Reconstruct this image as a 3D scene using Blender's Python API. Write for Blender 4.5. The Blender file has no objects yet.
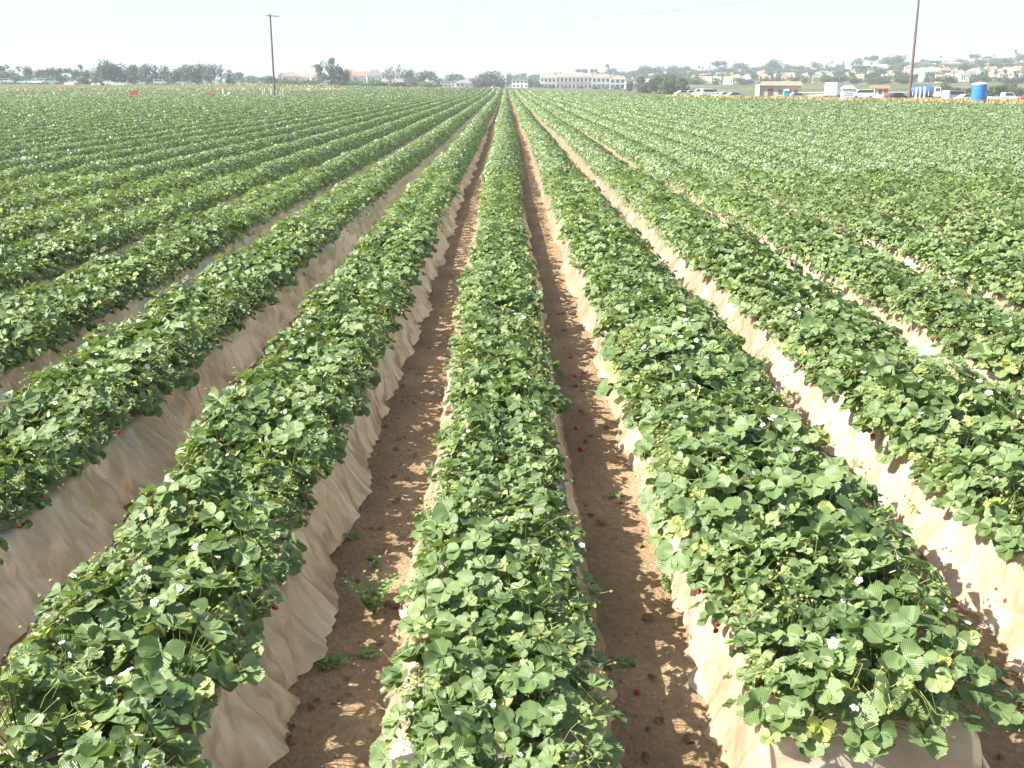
import bpy, bmesh, math, random
import numpy as np
from mathutils import Vector, Matrix
R = math.radians
random.seed(7)
rng = np.random.default_rng(11)
SC = bpy.context.scene
COL = SC.collection

# ------------------------------------------------------------------ camera, sky, sun, exposure
CAM_H = 2.5
FPX = 1035.0                       # focal length in pixels of the 1024 wide frame
PITCH = math.atan(300 / FPX)       # eye level 300 px above the middle of the frame
YAW = math.atan(6 / (FPX / math.cos(PITCH)))
cam_d = bpy.data.cameras.new('camera')
cam_d.sensor_width = 36.0
cam_d.lens = FPX / 1024 * 36
cam_d.clip_start = 0.05
cam_d.clip_end = 8000
cam = bpy.data.objects.new('camera', cam_d)
COL.objects.link(cam)
cam.location = (0, 0, CAM_H)
cam.rotation_euler = (R(90) - PITCH, 0, -YAW)
SC.camera = cam

SUN_EL, SUN_AZ = 44.0, -102.0       # azimuth: degrees clockwise from +Y (away from the camera); negative is left
world = bpy.data.worlds.new('World')
SC.world = world
world.use_nodes = True
nt = world.node_tree
nt.nodes.clear()
w_out = nt.nodes.new('ShaderNodeOutputWorld')
w_bg = nt.nodes.new('ShaderNodeBackground')
w_sky = nt.nodes.new('ShaderNodeTexSky')
w_sky.sky_type = 'NISHITA'
w_sky.sun_disc = False
w_sky.sun_elevation = R(SUN_EL)
w_sky.sun_rotation = R(SUN_AZ)
w_sky.air_density = 1.0
w_sky.dust_density = 2.0
w_sky.ozone_density = 1.0
w_mix = nt.nodes.new('ShaderNodeMix')
w_mix.data_type = 'RGBA'
w_mix.inputs[7].default_value = (4.5, 5.25, 5.6, 1)        # bright marine haze, thick towards the horizon
w_tc = nt.nodes.new('ShaderNodeTexCoord')
w_sep = nt.nodes.new('ShaderNodeSeparateXYZ')
w_mr = nt.nodes.new('ShaderNodeMapRange')
nt.links.new(w_tc.outputs['Generated'], w_sep.inputs[0])
nt.links.new(w_sep.outputs[2], w_mr.inputs[0])
w_mr.inputs[1].default_value = 0.0; w_mr.inputs[2].default_value = 0.28
w_mr.inputs[3].default_value = 0.85; w_mr.inputs[4].default_value = 0.04
nt.links.new(w_mr.outputs[0], w_mix.inputs[0])
nt.links.new(w_sky.outputs[0], w_mix.inputs[6])
nt.links.new(w_mix.outputs[2], w_bg.inputs[0])
w_bg.inputs[1].default_value = 0.078
nt.links.new(w_bg.outputs[0], w_out.inputs[0])

sun_d = bpy.data.lights.new('sun', 'SUN')
sun_d.energy = 5.0
sun_d.angle = R(0.6)
sun_d.color = (1.0, 0.94, 0.84)
sun = bpy.data.objects.new('sun', sun_d)
COL.objects.link(sun)
sdir = Vector((math.sin(R(SUN_AZ)) * math.cos(R(SUN_EL)), math.cos(R(SUN_AZ)) * math.cos(R(SUN_EL)), math.sin(R(SUN_EL))))
sun.rotation_euler = sdir.to_track_quat('Z', 'Y').to_euler()
sun.location = (-20, 5, 30)

SC.view_settings.view_transform = 'Standard'
SC.view_settings.look = 'None'
SC.view_settings.gamma = 1
SC.view_settings.use_curve_mapping = False
SC.view_settings.exposure = 1.4
SC.render.engine = 'CYCLES'
SC.cycles.max_bounces = 8
SC.cycles.transparent_max_bounces = 12
SC.cycles.volume_bounces = 0
SC.cycles.use_denoising = True

# ------------------------------------------------------------------ materials
def new_mat(name):
    m = bpy.data.materials.new(name)
    m.use_nodes = True
    m.node_tree.nodes.clear()
    return m, m.node_tree.nodes, m.node_tree.links

def ramp(N, stops):
    r = N.new('ShaderNodeValToRGB')
    e = r.color_ramp.elements
    e[0].position, e[0].color = stops[0][0], (*stops[0][1], 1)
    e[1].position, e[1].color = stops[-1][0], (*stops[-1][1], 1)
    for p, c in stops[1:-1]:
        x = e.new(p)
        x.color = (*c, 1)
    return r

def simple(name, col, rough=0.7, var=0.12, scale=3.0, spec=0.4, metal=0.0, bump=0.0, bscale=20.0):
    """solid colour broken up by noise (wear), with optional bump"""
    m, N, L = new_mat(name)
    out = N.new('ShaderNodeOutputMaterial')
    p = N.new('ShaderNodeBsdfPrincipled')
    tc = N.new('ShaderNodeTexCoord')
    no = N.new('ShaderNodeTexNoise')
    no.inputs['Scale'].default_value = scale
    no.inputs['Detail'].default_value = 5
    L.new(tc.outputs['Object'], no.inputs['Vector'])
    a = tuple(max(0, c * (1 - var)) for c in col)
    b = tuple(min(1, c * (1 + var)) for c in col)
    r = ramp(N, [(0.3, a), (0.7, b)])
    L.new(no.outputs[0], r.inputs[0])
    L.new(r.outputs[0], p.inputs['Base Color'])
    p.inputs['Roughness'].default_value = rough
    p.inputs['Specular IOR Level'].default_value = spec
    p.inputs['Metallic'].default_value = metal
    if bump:
        n2 = N.new('ShaderNodeTexNoise')
        n2.inputs['Scale'].default_value = bscale
        n2.inputs['Detail'].default_value = 6
        L.new(tc.outputs['Object'], n2.inputs['Vector'])
        bp = N.new('ShaderNodeBump')
        bp.inputs['Strength'].default_value = bump
        bp.inputs['Distance'].default_value = 0.02
        L.new(n2.outputs[0], bp.inputs['Height'])
        L.new(bp.outputs[0], p.inputs['Normal'])
    L.new(p.outputs[0], out.inputs[0])
    return m

def leaf_mat(name, stops, under, transl=(0.25, 0.36, 0.05), tfac=0.24, rough=0.42, veins=True, spec=0.6):
    m, N, L = new_mat(name)
    out = N.new('ShaderNodeOutputMaterial')
    at = N.new('ShaderNodeAttribute')
    at.attribute_name = 'tint'
    oi = N.new('ShaderNodeObjectInfo')
    ad = N.new('ShaderNodeMath'); ad.operation = 'MULTIPLY_ADD'
    L.new(oi.outputs['Random'], ad.inputs[0]); ad.inputs[1].default_value = 0.10
    L.new(at.outputs['Fac'], ad.inputs[2])
    r = ramp(N, stops)
    L.new(ad.outputs[0], r.inputs[0])
    col = r.outputs[0]
    p = N.new('ShaderNodeBsdfPrincipled')
    p.inputs['Roughness'].default_value = rough
    p.inputs['Specular IOR Level'].default_value = spec
    if veins:
        uv = N.new('ShaderNodeUVMap')
        sx = N.new('ShaderNodeSeparateXYZ')
        L.new(uv.outputs[0], sx.inputs[0])
        ab = N.new('ShaderNodeMath'); ab.operation = 'ABSOLUTE'
        L.new(sx.outputs[0], ab.inputs[0])
        mu = N.new('ShaderNodeMath'); mu.operation = 'MULTIPLY_ADD'
        L.new(ab.outputs[0], mu.inputs[0]); mu.inputs[1].default_value = -0.55
        L.new(sx.outputs[1], mu.inputs[2])
        fr = N.new('ShaderNodeMath'); fr.operation = 'MULTIPLY'
        L.new(mu.outputs[0], fr.inputs[0]); fr.inputs[1].default_value = 8.0 * math.pi
        si = N.new('ShaderNodeMath'); si.operation = 'SINE'
        L.new(fr.outputs[0], si.inputs[0])
        a2 = N.new('ShaderNodeMath'); a2.operation = 'ABSOLUTE'
        L.new(si.outputs[0], a2.inputs[0])
        mid = N.new('ShaderNodeMath'); mid.operation = 'MULTIPLY'; mid.use_clamp = True
        L.new(ab.outputs[0], mid.inputs[0]); mid.inputs[1].default_value = 14.0
        mn = N.new('ShaderNodeMath'); mn.operation = 'MULTIPLY'
        L.new(a2.outputs[0], mn.inputs[0]); L.new(mid.outputs[0], mn.inputs[1])
        bp = N.new('ShaderNodeBump')
        bp.inputs['Strength'].default_value = 0.42
        bp.inputs['Distance'].default_value = 0.003
        L.new(mn.outputs[0], bp.inputs['Height'])
        L.new(bp.outputs[0], p.inputs['Normal'])
        vr = N.new('ShaderNodeMapRange')
        L.new(mn.outputs[0], vr.inputs[0])
        vr.inputs[1].default_value = 0.0; vr.inputs[2].default_value = 0.35
        vr.inputs[3].default_value = 0.2; vr.inputs[4].default_value = 0.0
        vm = N.new('ShaderNodeMix'); vm.data_type = 'RGBA'
        L.new(vr.outputs[0], vm.inputs[0])
        L.new(col, vm.inputs[6]); vm.inputs[7].default_value = (0.22, 0.30, 0.12, 1)
        col = vm.outputs[2]
    geo = N.new('ShaderNodeNewGeometry')
    mx = N.new('ShaderNodeMix'); mx.data_type = 'RGBA'
    bf = N.new('ShaderNodeMath'); bf.operation = 'MULTIPLY'
    L.new(geo.outputs['Backfacing'], bf.inputs[0]); bf.inputs[1].default_value = 0.6
    L.new(bf.outputs[0], mx.inputs[0])
    L.new(col, mx.inputs[6]); mx.inputs[7].default_value = (*under, 1)
    L.new(mx.outputs[2], p.inputs['Base Color'])
    if tfac > 0:
        tr = N.new('ShaderNodeBsdfTranslucent')
        tr.inputs[0].default_value = (*transl, 1)
        ms = N.new('ShaderNodeMixShader')
        ms.inputs[0].default_value = tfac
        L.new(p.outputs[0], ms.inputs[1]); L.new(tr.outputs[0], ms.inputs[2])
        L.new(ms.outputs[0], out.inputs[0])
    else:
        L.new(p.outputs[0], out.inputs[0])
    return m

M = {}
M['leaf'] = leaf_mat('strawberry_leaf',
    [(0.0, (0.20, 0.10, 0.045)), (0.055, (0.15, 0.085, 0.04)), (0.07, (0.078, 0.132, 0.040)), (0.45, (0.146, 0.222, 0.078)),
     (0.80, (0.225, 0.305, 0.12)), (0.93, (0.29, 0.355, 0.13)), (1.0, (0.36, 0.40, 0.09))], (0.19, 0.26, 0.15))
M['petiole'] = simple('petiole_green', (0.13, 0.19, 0.06), 0.5, 0.2)
M['petal'] = simple('white_petal', (0.80, 0.80, 0.76), 0.5, 0.04)
M['pollen'] = simple('yellow_pollen', (0.65, 0.48, 0.05), 0.8, 0.1)
M['unripe'] = simple('unripe_berry', (0.36, 0.42, 0.12), 0.45, 0.25, 30)
M['ripe'] = simple('ripe_berry', (0.55, 0.025, 0.02), 0.3, 0.25, 60, bump=0.6, bscale=260)
M['truss'] = simple('truss_stem', (0.22, 0.26, 0.08), 0.5, 0.25)
M['weed'] = leaf_mat('weed_leaf', [(0.0, (0.16, 0.29, 0.07)), (1.0, (0.27, 0.42, 0.12))], (0.2, 0.28, 0.12), tfac=0.3, veins=False, rough=0.5)
M['dead'] = simple('dead_leaf', (0.17, 0.10, 0.05), 0.8, 0.35, 12)

# soil of the field
def soil_material():
    m, N, L = new_mat('field_soil')
    out = N.new('ShaderNodeOutputMaterial')
    p = N.new('ShaderNodeBsdfPrincipled')
    tc = N.new('ShaderNodeTexCoord')
    n1 = N.new('ShaderNodeTexNoise'); n1.inputs['Scale'].default_value = 1.4; n1.inputs['Detail'].default_value = 8
    n2 = N.new('ShaderNodeTexNoise'); n2.inputs['Scale'].default_value = 24; n2.inputs['Detail'].default_value = 8
    n2.inputs['Roughness'].default_value = 0.65
    n3 = N.new('ShaderNodeTexVoronoi'); n3.inputs['Scale'].default_value = 42
    for n in (n1, n2, n3):
        L.new(tc.outputs['Object'], n.inputs['Vector'])
    r1 = ramp(N, [(0.32, (0.295, 0.212, 0.128)), (0.55, (0.375, 0.275, 0.172)), (0.72, (0.455, 0.345, 0.22))])
    L.new(n1.outputs[0], r1.inputs[0])
    r2 = ramp(N, [(0.3, (0.72, 0.69, 0.66)), (0.62, (1.04, 1.0, 0.97))])
    L.new(n2.outputs[0], r2.inputs[0])
    mx = N.new('ShaderNodeMix'); mx.data_type = 'RGBA'; mx.blend_type = 'MULTIPLY'; mx.inputs[0].default_value = 1
    L.new(r1.outputs[0], mx.inputs[6]); L.new(r2.outputs[0], mx.inputs[7])
    L.new(mx.outputs[2], p.inputs['Base Color'])
    p.inputs['Roughness'].default_value = 0.95
    p.inputs['Specular IOR Level'].default_value = 0.15
    ad = N.new('ShaderNodeMath'); ad.operation = 'MULTIPLY_ADD'
    L.new(n3.outputs[0], ad.inputs[0]); ad.inputs[1].default_value = 0.35; L.new(n2.outputs[0], ad.inputs[2])
    bp = N.new('ShaderNodeBump'); bp.inputs['Strength'].default_value = 0.9; bp.inputs['Distance'].default_value = 0.03
    L.new(ad.outputs[0], bp.inputs['Height']); L.new(bp.outputs[0], p.inputs['Normal'])
    L.new(p.outputs[0], out.inputs[0])
    return m
M['soil'] = soil_material()

def terrain_material(name, stops, scale, bump=0.5):
    m, N, L = new_mat(name)
    out = N.new('ShaderNodeOutputMaterial')
    p = N.new('ShaderNodeBsdfPrincipled')
    tc = N.new('ShaderNodeTexCoord')
    n1 = N.new('ShaderNodeTexNoise'); n1.inputs['Scale'].default_value = scale; n1.inputs['Detail'].default_value = 10
    n1.inputs['Roughness'].default_value = 0.6
    L.new(tc.outputs['Object'], n1.inputs['Vector'])
    r1 = ramp(N, stops)
    L.new(n1.outputs[0], r1.inputs[0]); L.new(r1.outputs[0], p.inputs['Base Color'])
    p.inputs['Roughness'].default_value = 0.95
    p.inputs['Specular IOR Level'].default_value = 0.1
    n2 = N.new('ShaderNodeTexNoise'); n2.inputs['Scale'].default_value = 3; n2.inputs['Detail'].default_value = 8
    L.new(tc.outputs['Object'], n2.inputs['Vector'])
    bp = N.new('ShaderNodeBump'); bp.inputs['Strength'].default_value = bump; bp.inputs['Distance'].default_value = 0.5
    L.new(n2.outputs[0], bp.inputs['Height']); L.new(bp.outputs[0], p.inputs['Normal'])
    L.new(p.outputs[0], out.inputs[0])
    return m
M['hill'] = terrain_material('hill_scrub', [(0.35, (0.07, 0.085, 0.04)), (0.5, (0.115, 0.125, 0.06)), (0.62, (0.16, 0.16, 0.085)), (0.78, (0.26, 0.22, 0.14))], 0.03)
M['far_field'] = terrain_material('far_crop_green', [(0.3, (0.07, 0.105, 0.045)), (0.5, (0.095, 0.14, 0.06)), (0.7, (0.125, 0.165, 0.08))], 0.12)
M['road'] = terrain_material('dirt_road', [(0.3, (0.36, 0.29, 0.20)), (0.7, (0.48, 0.40, 0.29))], 0.3, 0.1)

def plastic_material():
    """milky clear film, dusty, streaked down its folds"""
    m, N, L = new_mat('mulch_film')
    out = N.new('ShaderNodeOutputMaterial')
    p = N.new('ShaderNodeBsdfPrincipled')
    tc = N.new('ShaderNodeTexCoord')
    mp = N.new('ShaderNodeMapping'); mp.inputs['Scale'].default_value = (3, 9, 3.0)
    L.new(tc.outputs['Object'], mp.inputs[0])
    n1 = N.new('ShaderNodeTexNoise'); n1.inputs['Scale'].default_value = 1.0; n1.inputs['Detail'].default_value = 5
    n1.inputs['Distortion'].default_value = 1.4
    L.new(mp.outputs[0], n1.inputs['Vector'])
    n2 = N.new('ShaderNodeTexNoise'); n2.inputs['Scale'].default_value = 2.2; n2.inputs['Detail'].default_value = 4
    L.new(tc.outputs['Object'], n2.inputs['Vector'])
    av = N.new('ShaderNodeMath'); av.operation = 'ADD'
    L.new(n1.outputs[0], av.inputs[0]); L.new(n2.outputs[0], av.inputs[1])
    hf = N.new('ShaderNodeMath'); hf.operation = 'MULTIPLY'; hf.inputs[1].default_value = 0.5
    L.new(av.outputs[0], hf.inputs[0])
    r = ramp(N, [(0.34, (0.52, 0.43, 0.28)), (0.5, (0.69, 0.61, 0.46)), (0.64, (0.84, 0.81, 0.72))])
    L.new(hf.outputs[0], r.inputs[0]); L.new(r.outputs[0], p.inputs['Base Color'])
    p.inputs['Roughness'].default_value = 0.26
    p.inputs['Coat Weight'].default_value = 0.5
    p.inputs['Coat Roughness'].default_value = 0.12
    p.inputs['Specular IOR Level'].default_value = 0.5
    bp = N.new('ShaderNodeBump'); bp.inputs['Strength'].default_value = 0.4; bp.inputs['Distance'].default_value = 0.03
    L.new(n1.outputs[0], bp.inputs['Height']); L.new(bp.outputs[0], p.inputs['Normal'])
    tl = N.new('ShaderNodeBsdfTranslucent'); tl.inputs[0].default_value = (0.82, 0.72, 0.55, 1)
    s1 = N.new('ShaderNodeMixShader'); s1.inputs[0].default_value = 0.38
    L.new(p.outputs[0], s1.inputs[1]); L.new(tl.outputs[0], s1.inputs[2])
    tp = N.new('ShaderNodeBsdfTransparent'); tp.inputs[0].default_value = (0.95, 0.92, 0.86, 1)
    s2 = N.new('ShaderNodeMixShader')
    r2 = N.new('ShaderNodeMapRange'); r2.inputs[1].default_value = 0.35; r2.inputs[2].default_value = 0.65
    r2.inputs[3].default_value = 0.24; r2.inputs[4].default_value = 0.05
    L.new(hf.outputs[0], r2.inputs[0]); L.new(r2.outputs[0], s2.inputs[0])
    L.new(s1.outputs[0], s2.inputs[1]); L.new(tp.outputs[0], s2.inputs[2])
    L.new(s2.outputs[0], out.inputs[0])
    return m
M['film'] = plastic_material()

# ------------------------------------------------------------------ helpers
def tag(o, label=None, cat=None, group=None, kind=None):
    if label: o['label'] = label
    if cat: o['category'] = cat
    if group: o['group'] = group
    if kind: o['kind'] = kind
    return o

def empty(name, loc=(0, 0, 0), rz=0.0):
    o = bpy.data.objects.new(name, None)
    o.empty_display_size = 0.1
    COL.objects.link(o)
    o.location = loc
    o.rotation_euler = (0, 0, rz)
    return o

def link_mesh(name, me, parent=None):
    o = bpy.data.objects.new(name, me)
    COL.objects.link(o)
    if parent: o.parent = parent
    return o

def np_mesh(name, V, F, mats=(), tint=None, uv=None, midx=None, smooth=False):
    """V (n,3); F (m,k) with k 3 or 4, or a list of such arrays"""
    me = bpy.data.meshes.new(name)
    Fs = F if isinstance(F, list) else [F]
    Fs = [f for f in Fs if len(f)]
    me.vertices.add(len(V))
    me.vertices.foreach_set('co', np.asarray(V, dtype=np.float32).ravel())
    loops = np.concatenate([f.ravel() for f in Fs]).astype(np.int32)
    sizes = np.concatenate([np.full(len(f), f.shape[1]) for f in Fs]).astype(np.int32)
    starts = np.concatenate([[0], np.cumsum(sizes)[:-1]]).astype(np.int32)
    me.loops.add(len(loops))
    me.loops.foreach_set('vertex_index', loops)
    me.polygons.add(len(sizes))
    me.polygons.foreach_set('loop_start', starts)
    if smooth:
        me.polygons.foreach_set('use_smooth', np.ones(len(sizes), dtype=bool))
    for m in mats: me.materials.append(m)
    if midx is not None:
        me.polygons.foreach_set('material_index', np.asarray(midx, dtype=np.int32))
    if tint is not None:
        a = me.attributes.new('tint', 'FLOAT', 'FACE')
        a.data.foreach_set('value', np.asarray(tint, dtype=np.float32))
    if uv is not None:
        l = me.uv_layers.new(name='UVMap')
        l.data.foreach_set('uv', np.asarray(uv, dtype=np.float32)[loops].ravel())
    me.update(calc_edges=True)
    me.validate()
    return me

class MB:
    """collects simple solids into one mesh"""
    def __init__(s): s.v = []; s.f = []
    def add(s, vs, fs):
        n = len(s.v); s.v += [tuple(v) for v in vs]; s.f += [tuple(i + n for i in f) for f in fs]; return s
    def box(s, x0, x1, y0, y1, z0, z1, bev=0.0):
        if bev <= 0:
            vs = [(x, y, z) for z in (z0, z1) for x, y in ((x0, y0), (x1, y0), (x1, y1), (x0, y1))]
            return s.add(vs, [(3, 2, 1, 0), (4, 5, 6, 7), (0, 1, 5, 4), (1, 2, 6, 5), (2, 3, 7, 6), (3, 0, 4, 7)])
        b = bev; vs = []
        for z, ins in ((z0, b), (z0 + b, 0), (z1 - b, 0), (z1, b)):
            X0, X1, Y0, Y1 = x0 + ins, x1 - ins, y0 + ins, y1 - ins
            vs += [(X0 + b, Y0, z), (X1 - b, Y0, z), (X1, Y0 + b, z), (X1, Y1 - b, z), (X1 - b, Y1, z), (X0 + b, Y1, z), (X0, Y1 - b, z), (X0, Y0 + b, z)]
        fs = [tuple(reversed(range(8))), tuple(range(24, 32))]
        for k in range(3):
            for i in range(8):
                j = (i + 1) % 8
                fs.append((k * 8 + i, k * 8 + j, k * 8 + 8 + j, k * 8 + 8 + i))
        return s.add(vs, fs)
    def tube(s, pts, rads, n=8, caps=True):
        pts = [Vector(p) for p in pts]
        vs = []
        for i, p in enumerate(pts):
            t = (pts[min(i + 1, len(pts) - 1)] - pts[max(i - 1, 0)]).normalized()
            a = Vector((0, 0, 1)) if abs(t.z) < 0.9 else Vector((1, 0, 0))
            u = t.cross(a).normalized(); w = t.cross(u)
            r = rads[i] if hasattr(rads, '__len__') else rads
            vs += [p + (u * math.cos(2 * math.pi * k / n) + w * math.sin(2 * math.pi * k / n)) * r for k in range(n)]
        fs = []
        for i in range(len(pts) - 1):
            for k in range(n):
                fs.append((i * n + k, i * n + (k + 1) % n, (i + 1) * n + (k + 1) % n, (i + 1) * n + k))
        if caps: fs += [tuple(reversed(range(n))), tuple(range((len(pts) - 1) * n, len(pts) * n))]
        return s.add(vs, fs)
    def lathe(s, prof, n=16, c=(0, 0, 0)):
        vs = [(c[0] + r * math.cos(2 * math.pi * k / n), c[1] + r * math.sin(2 * math.pi * k / n), c[2] + z) for r, z in prof for k in range(n)]
        fs = [(i * n + k, i * n + (k + 1) % n, (i + 1) * n + (k + 1) % n, (i + 1) * n + k) for i in range(len(prof) - 1) for k in range(n)]
        fs += [tuple(reversed(range(n))), tuple(range((len(prof) - 1) * n, len(prof) * n))]
        return s.add(vs, fs)
    def prism_y(s, prof, y0, y1):
        """profile (x,z) polygon extruded along y"""
        n = len(prof)
        vs = [(x, y0, z) for x, z in prof] + [(x, y1, z) for x, z in prof]
        fs = [tuple(range(n)), tuple(reversed(range(n, 2 * n)))] + [(i + n, (i + 1) % n + n, (i + 1) % n, i) for i in range(n)]
        return s.add(vs, fs)
    def mesh(s, name, mat, smooth=False):
        me = bpy.data.meshes.new(name)
        me.from_pydata(s.v, [], s.f)
        me.materials.append(mat)
        if smooth: me.polygons.foreach_set('use_smooth', [True] * len(me.polygons))
        bm = bmesh.new(); bm.from_mesh(me); bmesh.ops.recalc_face_normals(bm, faces=bm.faces); bm.to_mesh(me); bm.free()
        me.update()
        return me
    def build(s, name, mat, parent=None, smooth=False):
        return link_mesh(name, s.mesh(name, mat, smooth), parent)

KIDS = {}
def kids_of(o):
    if o.name not in KIDS:
        KIDS[o.name] = [c for c in bpy.data.objects if c.parent == o]
    return KIDS[o.name]
def copy_tree(o, parent=None):
    c = o.copy(); COL.objects.link(c)
    c.parent = parent
    for ch in kids_of(o): copy_tree(ch, c)
    return c

def hash2(ix, iy, seed):
    h = (ix.astype(np.int64) * 374761393 + iy.astype(np.int64) * 668265263 + seed * 974711) & 0x7fffffff
    h = ((h ^ (h >> 13)) * 1274126177) & 0x7fffffff
    return ((h ^ (h >> 16)) & 0xffff) / 65535.0
def vnoise(x, y, seed=0):
    x = np.asarray(x, dtype=float); y = np.asarray(y, dtype=float)
    ix = np.floor(x); iy = np.floor(y); fx = x - ix; fy = y - iy
    fx = fx * fx * (3 - 2 * fx); fy = fy * fy * (3 - 2 * fy)
    a = hash2(ix, iy, seed); b = hash2(ix + 1, iy, seed); c = hash2(ix, iy + 1, seed); d = hash2(ix + 1, iy + 1, seed)
    return (a * (1 - fx) + b * fx) * (1 - fy) + (c * (1 - fx) + d * fx) * fy
def sstep(a, b, x):
    t = np.clip((x - a) / (b - a), 0, 1)
    return t * t * (3 - 2 * t)

# ------------------------------------------------------------------ the lie of the land
PXF, PYF = FPX / math.cos(PITCH), FPX / math.cos(PITCH) ** 2     # pixels per unit of lateral / vertical slope at eye level
ROW = 1.40
ROW0 = -0.06
BLOCK_END = 172.0                                                # a cross path cuts the rows here
_T = np.array([                                                  # bearing, distance of the field edge, its screen height
    (-900, 480, 82.0), (0, 400, 82.0), (256, 380, 83.5), (384, 320, 86.8), (470, 300, 88.2), (510, 285, 88.8), (560, 245, 91.0), (640, 182, 95.3),
    (740, 147, 98.0), (850, 124, 100.5), (1024, 103, 103.8), (1500, 82, 108.9), (2200, 58, 119.0)])
def bearing(x, y): return 506 + PXF * x / np.maximum(y, 1e-3)
def edge_dist(b): return np.interp(b, _T[:, 0], _T[:, 1])
def edge_z(b):
    e = np.interp(b, _T[:, 0], _T[:, 2]); d = edge_dist(b)
    return CAM_H - 0.68 - (e - 84) * d / PYF
_H = np.array([(-900, 81), (0, 81), (300, 81.5), (450, 82), (540, 80.5), (640, 77), (768, 73.5), (860, 69), (930, 65), (1024, 61), (1500, 50), (2200, 48)])
def hill_top(b):
    return CAM_H - (np.interp(b, _H[:, 0], _H[:, 1]) - 84) * 950 / PYF
def terrain(x, y):
    x = np.asarray(x, dtype=float); y = np.asarray(y, dtype=float)
    yy = np.maximum(y, 1.0)
    b = bearing(x, yy); D = edge_dist(b); zE = edge_z(b)
    z = zE * sstep(np.clip(D * .62, 110, 188), np.maximum(D, 175), yy) * sstep(1, 60, y)
    low = sstep(480, 760, b) * sstep(D, D + 70, yy) * (-0.55)    # beyond the right edge the ground lies a little lower
    z = z + low
    h0 = zE + np.where(b > 480, -0.55 * sstep(480, 760, b), 0)
    y0 = np.interp(b, [-900, 400, 470, 625, 665], [430, 430, 600, 640, 330])
    t = np.clip((yy - y0) / (950 - y0), 0, 1)
    z = np.where(yy > y0, h0 + (hill_top(b) - h0) * t ** 1.15, z)
    return z
def tz(x, y): return float(terrain(np.array([x]), np.array([y]))[0])
def X(px, D): return (px - 506) * D / PXF
def Zat(py, D): return CAM_H - (py - 84) * D / PYF
def ground_hit(px, py, z=0.0):
    """where the camera's line through a picture point meets height z"""
    cx, cy = (px - 512) / FPX, -(py - 384) / FPX
    d = cam.rotation_euler.to_matrix() @ Vector((cx, cy, -1))
    t = (z - CAM_H) / d.z
    return d.x * t, d.y * t
_Rm = np.array(cam.rotation_euler.to_matrix())
def project(P):
    q = (np.asarray(P) - np.array([0, 0, CAM_H])) @ _Rm
    w = np.maximum(-q[:, 2], 1e-3)
    return 512 + FPX * q[:, 0] / w, 384 - FPX * q[:, 1] / w, -q[:, 2]

def row_x(i, y):
    """rows wander by a few centimetres"""
    yv = np.asarray(y, dtype=float)
    sh = (-0.08 * (1 - sstep(5, 12, yv)) if np.ndim(i) == 0 and i == 1 else 0.0)
    return sh + ROW0 + i * ROW + 0.035 * np.sin(np.asarray(y) * 0.16 + 1.0) + 0.03 * (vnoise(np.asarray(y) * 0.35, i * 7.3 + np.zeros_like(np.asarray(y, dtype=float)), 3) - .5)
def row_start(i):
    return 3.2 if i == 1 else (0.6 if i <= 0 else 1.2)
BED_H = 0.36
def in_field(x, y):
    b = bearing(x, y)
    return (y < edge_dist(b)) & ((y < BLOCK_END) | ((y > BLOCK_END + 4.5) & (b > -300) & ((b > 345) | (y < np.where(b < 110, 240, 250)))))

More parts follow.
